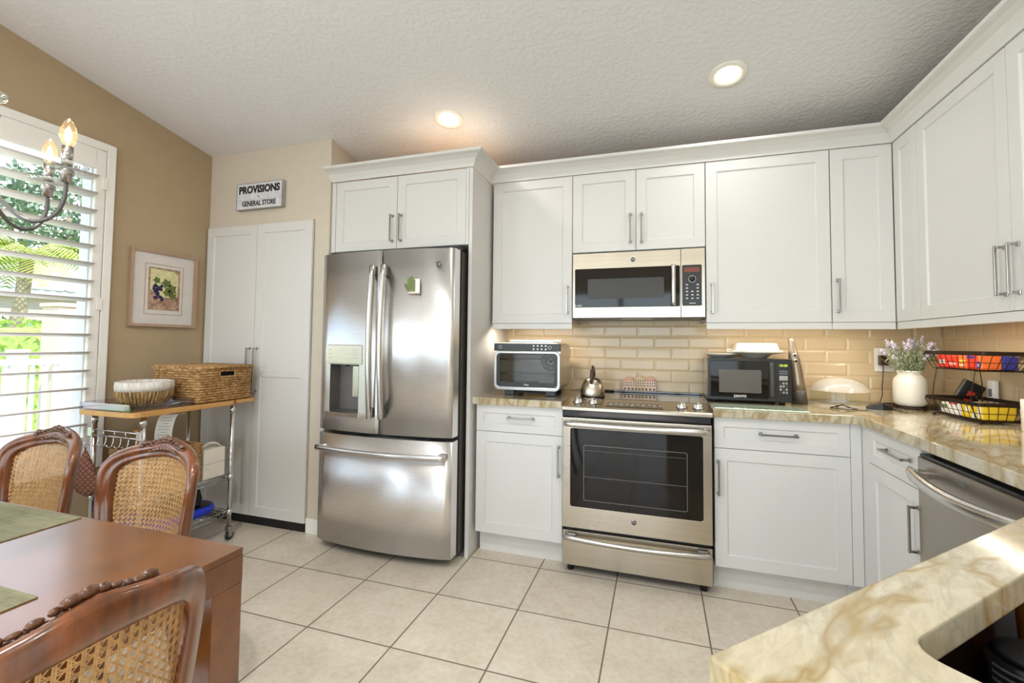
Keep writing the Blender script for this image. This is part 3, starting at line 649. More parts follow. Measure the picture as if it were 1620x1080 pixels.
# ------------------------------------------------------------------ refrigerator
def fridge():
    cx, hw = -1.0195, .4415; yf, bul = -.218, .040
    t = thing('refrigerator', 'stainless steel french-door refrigerator with a bottom freezer drawer', 'refrigerator', (cx, 0, 0))
    def fy(x): return yf - bul * (1 - (x / hw) ** 2)
    m = MB(); m.box(-hw + .004, hw - .004, -.10, .55, .035, 1.765, .004); m.build('body', 'appliance_gray', t)
    m = MB()
    for x in (-.38, .38):
        for y in (-.06, .48): m.cyl((x, y, 0), (x, y, .034), .022, 12)
    m.build('foot', 'black_plastic', t)
    m = MB(); m.box(-hw + .03, hw - .03, -.14, -.102, .03, .60); m.box(-hw + .01, hw - .01, -.135, -.102, .60, .76); m.build('gasket', 'black_matte', t)
    m = MB(); m.box(hw - .075, hw - .005, -.16, -.02, 1.7665, 1.785, .004); m.box(-hw + .005, -hw + .075, -.16, -.02, 1.7665, 1.785, .004); m.build('hinge_cover', 'black_plastic', t)
    def panel(name, x0, x1, z0, z1, hole=None, back=-.142):
        m = MB(); n = 16; xs = sorted(set([x0 + (x1 - x0) * k / n for k in range(n + 1)] + ([hole[0], hole[1]] if hole else [])))
        zs = [z0, z1] if not hole else [z0, hole[2], hole[3], z1]
        b = m.bm; V = {}
        e = .006
        for i, x in enumerate(xs):
            for j, z in enumerate(zs): V[i, j] = b.verts.new((x, fy(x) + (e if i in (0, len(xs) - 1) else 0), z))
        for i in range(len(xs) - 1):
            for j in range(len(zs) - 1):
                if hole and j == 1 and xs[i] >= hole[0] - 1e-6 and xs[i + 1] <= hole[1] + 1e-6: continue
                f = b.faces.new([V[i, j], V[i + 1, j], V[i + 1, j + 1], V[i, j + 1]]); f.smooth = True
        for j0, sg in ((0, 1), (len(zs) - 1, -1)):
            Bk = [b.verts.new((x, back, zs[j0])) for x in xs]
            for i in range(len(xs) - 1): b.faces.new([V[i, j0], V[i + 1, j0], Bk[i + 1], Bk[i]])
            if j0 == 0: B0 = Bk
            else: B1 = Bk
        for i in (0, len(xs) - 1):
            b.faces.new([V[i, j] for j in range(len(zs))] + [B1[i], B0[i]])
        b.faces.new(B0 + B1[::-1])
        return m.build(name, 'steel', t)
    hx0, hx1, hz0, hz1 = -.362, -.142, .822, 1.098
    ld = panel('door', -hw, -.003, .708, 1.763, (hx0, hx1, hz0, hz1)); rd = panel('door', .003, hw, .708, 1.763); fz = panel('freezer_drawer', -hw, hw, .052, .686)
    # dispenser
    m = MB(); yb = -.15
    def cav(x): return fy(x)
    for q in ([(hx0, fy(hx0), hz0), (hx0, fy(hx0), hz1), (hx0 + .01, yb, hz1), (hx0 + .01, yb, hz0)], [(hx1, fy(hx1), hz0), (hx1, fy(hx1), hz1), (hx1 - .01, yb, hz1), (hx1 - .01, yb, hz0)],
              [(hx0 + .01, yb, hz0), (hx1 - .01, yb, hz0), (hx1 - .01, yb, hz1), (hx0 + .01, yb, hz1)], [(hx0, fy(hx0), hz1), (hx1, fy(hx1), hz1), (hx1 - .01, yb, hz1), (hx0 + .01, yb, hz1)],
              [(hx0, fy(hx0), hz0), (hx1, fy(hx1), hz0), (hx1 - .01, yb, hz0), (hx0 + .01, yb, hz0)]): m.quad(*q)
    dsp = m.build('dispenser', 'cavity_gray', ld)
    m = MB(); rows = []
    for x in [-.378 + .254 * k / 8 for k in range(9)]: rows.append([(x, fy(x) - .001, 1.100), (x, fy(x) - .012, 1.104), (x, fy(x) - .012, 1.210), (x, fy(x) - .001, 1.214)])
    R = m.grid(rows, smooth=False); m._f(R[0]); m._f(R[-1][::-1]); m.build('control_panel', 'steel_light', ld)
    m = MB(); rows = []
    for x in [-.374 + .246 * k / 8 for k in range(9)]: rows.append([(x, fy(x) - .001, .822), (x, fy(x) - .022, .818), (x, fy(x) - .020, .794), (x, fy(x) - .001, .790)])
    R = m.grid(rows, smooth=False); m._f(R[0]); m._f(R[-1][::-1]); m.build('drip_ledge', 'steel_light', ld)
    m = MB(); m.box(-.215, -.172, -.215, -.195, .905, 1.09, .003); m.build('paddle', 'steel_light', ld)
    m = MB(); m.box(-.170, -.158, -.222, -.195, .905, 1.09, .002); m.build('paddle_edge', 'black_plastic', ld)
    m = MB(); m.cyl((-.252, -.215, 1.098), (-.252, -.215, 1.085), .012, 12); m.build('spout', 'black_plastic', ld)
    for j in range(3):
        for x in (-.35, -.16):
            m = MB(); y = fy(x) - .0122; m.box(x - .012, x + .012, y - .0004, y, 1.135 + .024 * j, 1.1365 + .024 * j); m.build('control_mark', 'ink_gray', ld)
    # bowed handles
    def bow(parent, x, z0, z1):
        m = MB(); rows = []
        for k in range(17):
            u = k / 16; z = z0 + (z1 - z0) * u; o = .038 + .024 * math.sin(PI * u); y = fy(x) - o; w = .015; d = .011
            rows.append([(x - w, y, z), (x - w * .6, y - d, z), (x + w * .6, y - d, z), (x + w, y, z), (x + w, y + d * 1.3, z), (x - w, y + d * 1.3, z)])
        R = m.grid(rows, False, True); m._f(R[0][::-1]); m._f(R[-1])
        h = m.build('handle', 'steel_light', parent)
        for z in (z0 + .03, z1 - .03): m = MB(); m.box(x - .013, x + .013, fy(x) - .036, fy(x) + .001, z - .028, z + .028, .003); m.build('handle_mount', 'brushed_dark', parent)
    bow(ld, -.040, .800, 1.672); bow(rd, .034, .800, 1.672)
    m = MB(); rows = []
    for k in range(25):
        u = k / 24; x = -.425 + .85 * u; y = fy(x) - .040 - .012 * math.sin(PI * u); z = .606
        rows.append([(x, y + .009, z + .013), (x, y - .006, z + .017), (x, y - .013, z + .008), (x, y - .013, z - .008), (x, y - .006, z - .017), (x, y + .009, z - .013)])
    R = m.grid(rows, False, True); m._f(R[0][::-1]); m._f(R[-1]); m.build('handle', 'steel_light', fz)
    for x in (-.40, .40): m = MB(); m.box(x - .022, x + .022, fy(x) - .038, fy(x) + .002, .597, .624, .003); m.build('handle_mount', 'steel_light', fz)
    x = .352; m = MB(); m.lathe([(0, -.003), (.015, -.003), (.017, 0), (.017, .003)], (x, fy(x) - .001, 1.672), 24, 'y'); bd = m.build('badge', 'brushed_dark', rd)
    g = thing('fridge_magnet', 'green house-shaped magnet holding a small white note on the refrigerator door', 'magnet', (cx + .200, fy(.205) - .002, 1.52))
    m = MB(); m.prism([(-.03, .0), (.017, .0), (.017, .062), (-.006, .088), (-.03, .066), (-.03, .045), (-.046, .045), (-.046, .025), (-.03, .025)], -.010, -.004, ax='y'); m.build('house', 'chip_green', g)
    m = MB(); m.box(-.026, .046, -.0025, -.001, -.012, .07); m.build('note', 'paper', g)
    m = MB(); m.box(-.026, .048, -.0032, -.0026, -.014, -.006); m.box(.044, .048, -.0032, -.0026, -.006, .072); m.build('note_border', 'frame_rose', g)
fridge()

# ------------------------------------------------------------------ range
def monogram(parent, x, y, z, r, ring='chrome', face='brushed_dark'):
    m = MB(); m.lathe([(0, -.0025), (r * .95, -.0025), (r, -.001), (r, 0)], (x, y, z), 28, 'y'); e = m.build('emblem', ring, parent)
    m = MB(); m.lathe([(0, -.0008), (r * .74, -.0008), (r * .74, 0), (0, 0)], (x, y - .0026, z), 24, 'y'); f = m.build('emblem_disc', face, parent)
    text('GE', r * .85, (x, y - .0036, z), FRONT, ring, 'monogram', parent)
def kitchen_range():
    t = thing('range', 'stainless steel slide-in electric range with a large oven window', 'range', (.378, 0, 0))
    hw = .3765
    m = MB(); m.box(-hw + .003, hw - .003, .012, .56, .045, .885); m.build('body', 'appliance_gray', t)
    m = MB(); m.box(-hw - .004, hw + .004, .135, .578, .905, .9215, .003); m.box(-hw - .004, hw + .004, .545, .578, .9215, .934, .004); m.build('cooktop', 'cook_glass', t)
    m = MB(); P = [(-.052, .874), (.134, .890), (.134, .9205), (.120, .9205), (-.045, .8955), (-.052, .890)]
    m.prism(P, -hw - .004, hw + .004, ax='x'); m.build('control_panel', 'steel_warm', t, bev=.002)
    nrm = Vector((0, -.15, .99)).normalized()
    def surf(y): return .8955 + (y + .045) * (.9205 - .8955) / .165
    for x in (-.305, -.222, .240, .320):
        y = .030; q = Vector((x, y, surf(y))); m = MB()
        Mx = Matrix.Translation(q) @ nrm.to_track_quat('Z', 'Y').to_matrix().to_4x4()
        m.lathe([(0, 0), (.026, 0), (.026, .004), (.021, .007), (.019, .022), (.017, .024), (0, .024)], seg=28); m.box(-.0055, .0055, -.018, .018, .022, .034, .002); m.xform(Mx); kn = m.build('knob', 'chrome', t)
        m = MB(); m.lathe([(0, 0), (.0285, 0), (.0285, .0012), (0, .0012)], seg=28); m.xform(Mx @ Matrix.Translation((0, 0, .0004))); m.build('knob_ring', 'black_plastic', kn)
    def on(x0, x1, y0, y1, h, name, mat, par):
        m = MB(); m.quad((x0, y0, surf(y0) + h), (x1, y0, surf(y0) + h), (x1, y1, surf(y1) + h), (x0, y1, surf(y1) + h)); return m.build(name, mat, par)
    dp = on(-.150, .150, -.022, .075, .0012, 'display_frame', 'steel_light', t); on(-.146, .146, -.018, .071, .0018, 'display', 'cook_glass', dp)
    for k in range(10):
        x = -.130 + k * .0285; on(x, x + .014, .030, .036, .0022, 'touch_mark', 'paper', dp)
        if k % 2 == 0: on(x, x + .009, .010, .015, .0022, 'touch_mark', 'paper', dp)
    m = MB(); m.box(-hw + .002, hw - .002, -.018, .010, .838, .873); vt = m.build('vent_recess', 'black_plastic', t)
    m = MB(); m.prism([(-hw + .06, .846), (hw - .07, .846), (hw - .16, .866), (-hw + .14, .866)], -.0225, -.0185, ax='y'); m.build('vent_strip', 'handle_brown', t)
    # door
    z0, z1 = .245, .832; wx0, wx1, wz0, wz1 = -.333, .335, .358, .776
    m = MB(); m.prism([(-hw, z0), (hw, z0), (hw, z1), (-hw, z1)], -.040, .010, [rrect(wx0, wx1, wz0, wz1, .012, 4)], ax='y'); od = m.build('oven_door', 'steel_warm', t, bev=.002)
    m = MB(); m.prism(rrect(wx0 + .0005, wx1 - .0005, wz0 + .0005, wz1 - .0005, .012, 4), -.0385, -.034, ax='y'); m.build('window', 'black_glass', od)
    m = MB(); a = rrect(-.262, .262, .395, .690, .01, 4); b_ = rrect(-.259, .259, .398, .687, .008, 4); m.prism(a, -.0392, -.0388, [b_], ax='y')
    m.box(-.258, .258, -.0392, -.0388, .520, .5225); m.box(-.258, .258, -.0392, -.0388, .660, .6615); m.build('inner_frame_line', 'cavity_gray', od)
    m = MB(); rows = []
    for k in range(25):
        u = k / 24; x = -.366 + .732 * u; o = .026 * math.sin(PI * min(1, max(0, u))) ** .35
        y = -.062 - o; z = .803
        rows.append([(x, y + .010, z + .012), (x, y - .006, z + .014), (x, y - .012, z + .004), (x, y - .012, z - .008), (x, y - .005, z - .014), (x, y + .010, z - .012)])
    R = m.grid(rows, False, True); m._f(R[0][::-1]); m._f(R[-1])
    for x in (-.352, .352): m.box(x - .012, x + .012, -.066, -.0395, .793, .813, .002)
    m.build('handle', 'steel_light', od)
    monogram(od, 0, -.0402, .312, .014, 'nickel')
    m = MB(); m.box(-hw, hw, -.038, .010, .047, .190, .002); m.box(-hw, hw, -.020, .010, .190, .222); dw = m.build('storage_drawer', 'steel_warm', t)
    m = MB(); rows = []
    for k in range(21):
        u = k / 20; x = -.368 + .736 * u; y = -.050 - .020 * math.sin(PI * u) ** .6; z = .196 - .006 * math.sin(PI * u)
        rows.append([(x, y + .012, z + .008), (x, y - .004, z + .012), (x, y - .010, z + .002), (x, y - .006, z - .012), (x, y + .010, z - .014)])
    R = m.grid(rows, False, True); m._f(R[0][::-1]); m._f(R[-1]); m.build('handle', 'steel_light', dw)
    for x in (-.350, .307): m = MB(); m.box(x, x + .048, -.045, -.021, .197, .218, .002); m.build('handle_mount', 'nickel', dw)
    m = MB(); m.box(-hw + .004, hw - .004, -.004, .009, .2225, .2445); m.build('gap', 'black_matte', t)
    for x in (-.34, .34):
        m = MB(); m.cyl((x, .02, 0), (x, .02, .046), .018, 12); m.build('foot', 'black_plastic', t)
kitchen_range()

# ------------------------------------------------------------------ built-in microwave
def otr():
    t = thing('microwave_oven', 'stainless built-in microwave mounted above the range', 'microwave', (.379, .2465, 1.391)); H = .393; hw = .3765
    m = MB(); m.box(-hw + .002, hw - .002, .022, .345, .012, H); m.build('case', 'appliance_gray', t)
    m = MB(); m.box(-hw + .01, hw - .01, .012, .34, -.004, .0115); un = m.build('underside', 'black_plastic', t)
    for x0 in (-.33, .12):
        m = MB(); m.box(x0, x0 + .19, .05, .16, -.0065, -.0045); m.build('grease_filter', 'cavity_gray', un)
    m = MB(); m.box(-.09, .09, .03, .06, -.0065, -.0045); m.build('task_lamp', 'lamp_trim', un)
    dx = .248
    def face(name, x0, x1, hole, mat):
        m = MB(); m.prism([(x0, 0), (x1, 0), (x1, H), (x0, H)], 0, .021, [hole] if hole else [], ax='y'); return m.build(name, mat, t, bev=.0015)
    dh = rrect(-hw + .014, dx - .006, .064, .298, .006, 3)
    dr = face('door', -hw, dx - .001, dh, 'steel_warm')
    m = MB(); m.prism(rrect(-hw + .0145, dx - .0065, .0645, .2975, .006, 3), .0015, .006, ax='y'); m.build('window', 'black_glass', dr)
    m = MB(); m.prism(rrect(-.285, .155, .115, .235, .004, 3), .0008, .0014, ax='y'); m.build('window_screen', 'screen_dark', dr)
    rp = face('control_frame', dx + .001, hw, rrect(dx + .007, hw - .018, .066, .298, .006, 3), 'steel_warm')
    m = MB(); m.prism(rrect(dx + .0075, hw - .0185, .0665, .2975, .006, 3), .0015, .006, ax='y'); cp = m.build('control_panel', 'black_plastic', rp)
    x0 = dx + .018; 
    m = MB(); m.box(x0, x0 + .082, .0008, .0014, .258, .285); m.build('display', 'red_led', rp)
    m = MB(); xx, zz = x0 + .042, .218; m.lathe([(.019, -.004), (.0205, -.004), (.0205, .0014), (.019, .0014)], (xx, 0, zz), 28, 'y', caps=False); m.lathe([(.0, -.006), (.0175, -.006), (.0185, .0014), (.0, .0014)], (xx, 0, zz), 28, 'y'); m.build('dial', 'chrome', rp)
    m = MB(); m.lathe([(.0, -.0008), (.0160, -.0008), (.0160, .0), (.0, .0)], (xx, -.006, zz), 24, 'y'); m.build('dial_face', 'black_plastic', rp)
    for r in range(5):
        for c in range(3):
            if r < 2 and c == 1: continue
            cxx = x0 + .014 + c * .0285; z = .186 - r * .0195; m = MB(); m.box(cxx - .006, cxx + .006, .0006, .0014, z - .0028, z + .0008); m.box(cxx - .004, cxx + .004, .0006, .0014, z + .002, z + .0035); m.build('button', 'paper', rp)
    m = MB(); m.box(x0 + .026, x0 + .060, .0006, .0014, .0785, .0815); m.build('panel_mark', 'paper', rp)
    text('Profile', .017, (-hw + .035, .0006, .074), FRONT, 'paper', 'door_lettering', dr)
    monogram(dr, -.018, -.0002, .345, .0185, 'paper', 'screen_dark')
    m = MB(); x = .207; rows = []
    for k in range(13):
        u = k / 12; z = .066 + .236 * u; y = -.024 - .010 * math.sin(PI * u); w = .0135
        rows.append([(x - w, y + .006, z), (x - w * .7, y - .005, z), (x, y - .008, z), (x + w * .7, y - .005, z), (x + w, y + .006, z)])
    R = m.grid(rows, False, True); m._f(R[0][::-1]); m._f(R[-1])
    for z in (.082, .286): m.box(x - .008, x + .008, -.024, .0005, z - .010, z + .010, .001)
    m.build('handle', 'steel_light', dr)
otr()

# ------------------------------------------------------------------ dishwasher (right run, faces -x)
def dishwasher():
    t = thing('dishwasher', 'stainless steel dishwasher with a bowed bar handle under the right worktop', 'dishwasher', (1.395, -.5065, 0), -PI / 2); W = .599
    m = MB(); m.box(.004, W - .004, .03, .56, .10, .868); m.build('tub', 'black_plastic', t)
    m = MB(); m.box(.004, W - .004, .06, .10, 0, .099); m.build('toe_kick', 'black_plastic', t)
    m = MB(); m.box(.002, W - .002, -.012, .028, .115, .846, .004); d = m.build('door', 'steel_dark', t)
    m = MB(); m.box(.003, W - .003, -.004, .029, .8465, .856); m.build('door_top', 'black_plastic', t)
    m = MB(); rows = []
    for k in range(25):
        u = k / 24; x = .022 + (W - .044) * u; y = -.044 - .034 * math.sin(PI * u) ** .8; z = .792 - .010 * math.sin(PI * u)
        rows.append([(x, y + .010, z + .018), (x, y - .004, z + .020), (x, y - .012, z + .006), (x, y - .010, z - .014), (x, y - .002, z - .020), (x, y + .008, z - .014)])
    R = m.grid(rows, False, True); m._f(R[0][::-1]); m._f(R[-1]); m.build('handle', 'steel_light', d)
    for x in (.055, W - .055): m = MB(); m.box(x - .025, x + .025, -.055, -.011, .782, .806, .003); m.build('handle_mount', 'steel_light', d)
    m = MB(); m.box(.24, .27, -.0132, -.0122, .812, .822); m.build('emblem', 'ink_gray', d)
dishwasher()

# ------------------------------------------------------------------ things on the worktop
def toaster_oven():
    t = thing('toaster_oven', 'silver toaster oven with a glass door and black control strip', 'toaster oven', (-.2485, .10, CT + .0005)); w = .2055; z0, z1 = .040, .322; D = .335
    m = MB()
    for x in (-.13, .13):
        for y in (.10, .27): m.box(x - .03, x + .03, y - .02, y + .02, 0, z0 - .0005, .003)
    m.build('foot', 'black_plastic', t)
    m = MB(); m.box(-.16, .16, .09, .10, .012, z0 - .001); m.build('crumb_tray', 'black_matte', t)
    m = MB(); o = rrect(-w + .004, w - .004, z0, z1, .03, 5); i = rrect(-w + .02, w - .02, z0 + .02, z1 - .06, .02, 5)
    m.prism(o, .022, D, ax='y', smooth=False); 
    # hollow oven: cut the front by rebuilding the shell
    m.bm.free(); m.bm = bmesh.new()
    m.prism(o, .022, D - .012, [i], ax='y'); sh = m.build('housing', 'steel_warm', t)
    m = MB(); m.prism(o, D - .0115, D, ax='y'); m.build('rear_wall', 'white_plastic', t)  # white paints in the pale reflection that brightens the oven inside
    m = MB(); o2 = rrect(-w, w, z0 - .004, z1 - .052, .035, 6); i2 = rrect(-w + .018, w - .018, z0 + .017, z1 - .066, .022, 6)
    m.prism(o2, .0, .0215, [i2], ax='y'); d = m.build('door', 'nickel', t, bev=.003)
    m = MB(); m.prism(rrect(-w + .019, w - .019, z0 + .018, z1 - .067, .022, 6), .004, .008, [rrect(-w + .036, w - .036, z0 + .045, z1 - .071, .012, 5)], ax='y'); m.build('door_border', 'black_plastic', d)
    m = MB(); m.prism(rrect(-w + .0365, w - .0365, z0 + .0455, z1 - .0715, .012, 5), .005, .0075, ax='y'); m.build('door_glass', 'oven_glass', d)
    m = MB(); m.box(-w, w, .0, .0215, z1 - .0505, z1 - .006, .003); cp = m.build('control_strip', 'black_plastic', t)
    for r in range(2):
        for c in range(4): 
            m = MB(); m.lathe([(0, -.0012), (.0055, -.0012), (.0055, 0), (0, 0)], (.045 + c * .0245, -.0004, z1 - .019 - r * .020), 14, 'y'); m.build('button', 'paper', cp)
    for x in (-.165, .143):
        m = MB(); m.lathe([(.0085, -.002), (.0100, -.002), (.0100, 0), (.0085, 0)], (x, -.0004, z1 - .028), 20, 'y', caps=False); m.build('button', 'paper', cp)
    text('Ninja', .014, (0, .0036, z0 + .031), FRONT, 'paper', 'door_lettering', d)
    m = MB(); m.lathe([(.055, -.001), (.058, -.004), (.062, -.001)], (.075, D - .0120, .20), 32, 'y', caps=False)
    for k in range(12):
        a = 2 * PI * k / 12; m.box(.075 + .030 * math.cos(a) - .006, .075 + .030 * math.cos(a) + .006, D - .016, D - .0118, .20 + .030 * math.sin(a) - .006, .20 + .030 * math.sin(a) + .006)
    m.lathe([(.042, -.001), (.045, -.004), (.048, -.001)], (.075, D - .0120, .20), 32, 'y', caps=False); m.lathe([(.0, -.003), (.010, -.003), (.010, 0), (.0, 0)], (.075, D - .0120, .20), 16, 'y'); m.build('fan_cover', 'appliance_gray', t)
    for zz in (.125, .215):
        m = MB(); m.tube([(-w + .024, .05, zz), (w - .024, .05, zz)], .0018, 6); m.tube([(-w + .024, .29, zz), (w - .024, .29, zz)], .0018, 6)
        for k in range(16): m.tube([(-w + .03 + k * .0225, .05, zz), (-w + .03 + k * .0225, .29, zz)], .0012, 5)
        m.build('oven_rack', 'chrome', t)
    m = MB(); m.box(-w + .024, .0, .06, .28, z0 + .024, z0 + .032); m.build('pan', 'black_plastic', t)
    m = MB(); m.box(-.125, .155, .06, .29, z1 + .001, z1 + .005, .001); m.box(-.125, .155, .06, .066, z1 + .005, z1 + .018, .001); m.box(-.125, .155, .284, .29, z1 + .005, z1 + .018, .001)
    tr = m.build('baking_tray', 'nickel', None, off=(-.2485, .10, CT + .0005)); tag(tr, 'shallow metal baking tray lying on top of the toaster oven', 'tray')
toaster_oven()

def kettle():
    t = thing('kettle', 'steel domed kettle with a brown arched handle on the range', 'kettle', (.128, .232, .9217))
    m = MB(); m.lathe([(0, 0), (.066, 0), (.0705, .003), (.072, .012), (.0715, .030), (.066, .062), (.054, .090), (.036, .108), (.020, .114), (0, .115)], seg=40); m.build('body', 'steel_warm', t)
    m = MB(); m.lathe([(.067, -.0002), (.0725, .0005), (.0725, .004), (.067, .004)], seg=40, caps=False); m.build('base_ring', 'black_plastic', t)
    m = MB(); pts = [(0, -.052, .080), (0, -.056, .105), (0, -.050, .135), (0, -.030, .163), (0, 0, .173), (0, .030, .163), (0, .052, .135), (0, .056, .1), (0, .052, .085)]
    m.tube(pts, [.011, .012, .012, .0125, .0125, .0125, .012, .012, .011], 10, flat=.8); m.build('handle', 'handle_brown', t)
    m = MB(); m.tube([(0, .058, .060), (0, .085, .082), (0, .10, .095)], [.015, .011, .009], 12); m.build('spout', 'steel_warm', t)
    m = MB(); m.lathe([(0, .120), (.007, .118), (.009, .112), (.005, .108)], seg=16); m.build('lid_knob', 'handle_brown', t)
kettle()

def houses():
    t = thing('house_ornament', 'row of three tiny painted row houses standing behind the range', 'ornament', (.385, .545, .9345))
    x = -.103
    for w, h, mat, rf, roof in ((.074, .060, 'house_pink', 'house_coral', 'hip'), (.060, .078, 'house_cream', 'house_cream', 'step'), (.072, .066, 'house_pink', 'house_coral', 'hip')):
        m = MB(); m.box(x, x + w - .0006, -.012, .012, 0, h); b = m.build('house', mat, t)
        m = MB()
        if roof == 'hip': m.prism([(x, h), (x + w - .0006, h), (x + w * .72, h + .024), (x + w * .28, h + .024)], -.012, .012, ax='y')
        else: m.prism([(x, h), (x + w - .0006, h), (x + w * .85, h + .008), (x + w * .7, h + .010), (x + w * .62, h + .022), (x + w * .38, h + .022), (x + w * .3, h + .010), (x + w * .15, h + .008)], -.012, .012, ax='y')
        m.build('gable', rf, b)
        m = MB(); n = 5 if w > .065 else 4
        for r, zz in enumerate([.030, .046, .062][:2 if h < .065 else 3]):
            for k in range(n): cx_ = x + w * (k + .5) / n; m.box(cx_ - .0035, cx_ + .0035, -.0128, -.0121, zz, zz + .009)
        for k in range(3): cx_ = x + w * (k + .5) / 3; m.box(cx_ - .007, cx_ + .007, -.0128, -.0121, .004, .019)
        m.build('windows', 'window_dark', b); x += w
houses()

def microwave2():
    t = thing('microwave_oven', 'black countertop microwave standing right of the range', 'microwave', (.9725, .25, CT + .0005)); w = .2065; z0, z1 = .016, .247; D = .33
    for x in (-.17, .17):
        for y in (.05, .28):
            m = MB(); m.cyl((x, y, 0), (x, y, z0 + .002), .015, 12); m.build('foot', 'black_plastic', t)
    m = MB(); m.box(-w, w, .018, D, z0, z1, .003); cs = m.build('case', 'steel_warm', t)
    m = MB()
    for k in range(6): m.prism([(.06, .05 + k * .013), (.10, .058 + k * .013), (.10, .062 + k * .013), (.06, .054 + k * .013)], -w - .0008, -w, ax='x')
    m.build('vent', 'black_plastic', cs)
    m = MB(); m.box(-w, w, 0, .0175, z0, z1, .004); fr = m.build('front', 'black_plastic', t)
    m = MB(); m.box(-w + .012, .095, -.004, -.0005, z0 + .014, z1 - .014, .002); d = m.build('door', 'black_glass', t)
    m = MB(); m.prism(rrect(-.150, .060, .060, .185, .004, 3), -.0048, -.0042, ax='y'); m.build('window', 'mw_screen', d)
    m = MB(); rows = []
    for k in range(11):
        u = k / 10; z = z0 + .020 + (z1 - z0 - .04) * u; y = -.004 - .010 * math.sin(PI * u)
        rows.append([(.100, -.0003, z), (.100, y - .002, z), (.122, y - .006, z), (.124, -.0003, z)])
    R = m.grid(rows, False, True); m._f(R[0][::-1]); m._f(R[-1]); m.build('handle', 'appliance_gray', d)
    m = MB(); m.box(.128, .198, -.003, -.0005, z0 + .012, z1 - .012, .001); cp = m.build('control_panel', 'black_plastic', t)
    text('10:00', .019, (.165, -.0036, .212), FRONT, 'display_green', 'clock_digits', cp)
    for r in range(2):
        m = MB(); m.box(.146, .186, -.0036, -.0031, .178 - r * .012, .186 - r * .012); m.build('button', 'ink_gray', cp)
    m = MB(); m.box(.146, .186, -.0036, -.0031, .133, .158); m.build('label_plate', 'nickel', cp)
    for r in range(4):
        for c in range(3):
            m = MB(); m.box(.147 + c * .014, .157 + c * .014, -.0036, -.0031, .112 - r * .0165, .124 - r * .0165); m.build('button', 'nickel' if (r + c) % 3 else 'appliance_gray', cp)
    text('SANYO', .019, (-.045, -.0044, .041), FRONT, 'paper', 'door_lettering', d, bold=.0004)
    # dishes on top
    zt = CT + .0005 + z1 + .0006
    def plate(x, y, r, label, z=zt):
        m = MB(); m.lathe([(0, 0), (r * .55, 0), (r * .68, .003), (r * .93, .016), (r, .020), (r * .99, .023), (r * .66, .007), (0, .005)], (x, y, z), 40); o = m.build('plate', 'white_ceramic'); return tag(o, label, 'dish')
    plate(.848, .405, .088, 'shallow white plate on the left end of the black microwave')
    m = MB(); m.lathe([(0, 0), (.060, 0), (.066, .004), (.092, .0225), (.152, .032), (.155, .036), (.150, .037), (.090, .027), (.060, .008), (0, .005)], (1.035, .42, zt), 40); tag(m.build('platter', 'white_ceramic'), 'wide white rimmed platter on top of the black microwave', 'dish')
    m = MB(); z = zt + .020
    rows = [[(1.035 + a * c, .42 + b_ * c2, z + h) for a, b_ in rrect(-.1, .1, -.075, .075, .02, 4)] for c, c2, h in ((1.28, 1.22, .018), (1.28, 1.22, .022), (1.12, 1.1, .026), (1.0, 1.0, .062), (.97, .96, .064))]
    R = m.grid(rows, False, True, smooth=False); m._f(R[-1]); m._f(R[0][::-1]); tag(m.build('baking_dish', 'white_ceramic', bev=.002), 'white rectangular baking dish upside down on the platter', 'dish')
    m = MB(); m.box(.895, .945, .505, .545, zt + .001, zt + .051, .004); tag(m.build('dish_lid', 'white_ceramic'), 'small white square dish behind the plates on the black microwave', 'dish')
microwave2()

m = MB(); m.box(.770, 1.187, -.022, .155, CT + .0005, CT + .0075, .002); tag(m.build('cutting_board', 'green_glass'), 'green tinted glass cutting board in front of the black microwave', 'cutting board')

def vacuum():
    t = thing('handheld_vacuum', 'slim gray-brown handheld vacuum standing upright beside the black microwave', 'vacuum', (1.240, .375, CT + .0005))
    m = MB(); R = []
    for z, x, rx, ry in ((.075, 0, .036, .040), (.11, -.003, .035, .039), (.20, -.013, .031, .034), (.25, -.019, .027, .030), (.285, -.024, .022, .023), (.30, -.027, .018, .018), (.345, -.031, .015, .016), (.362, -.032, .013, .014)):
        R.append([(x + rx * math.cos(a), ry * math.sin(a), z) for a in (2 * PI * k / 20 for k in range(20))])
    Q = m.grid(R, False, True); m._f(Q[0][::-1]); m._f(Q[-1]); b = m.build('body', 'vac_metal', t)
    m = MB(); Q = m.grid([[(x + rx * math.cos(a), ry * math.sin(a), z) for a in (2 * PI * k / 20 for k in range(20))] for z, x, rx, ry in ((0, .004, .040, .045), (.072, .001, .0365, .0405))], False, True); m._f(Q[0][::-1]); m._f(Q[-1]); m.build('dust_cup', 'appliance_gray', t)
    m = MB(); m.lathe([(0.035, 0), (.0385, 0), (.0385, .003), (.035, .003)], (.001, 0, .0722), 24, caps=False); m.build('seam_ring', 'chrome', t)
    for z, x, y in ((.268, -.022, -.026), (.236, -.018, -.029)):
        m = MB(); m.lathe([(0, -.004), (.009, -.004), (.011, 0), (.011, .004)], (x, y, z), 20, 'y'); k = m.build('switch', 'chrome', t)
        m = MB(); m.lathe([(0, -.001), (.0065, -.001), (.0065, 0), (0, 0)], (x, y - .0041, z), 16, 'y'); m.build('switch_face', 'black_plastic', k)
vacuum()

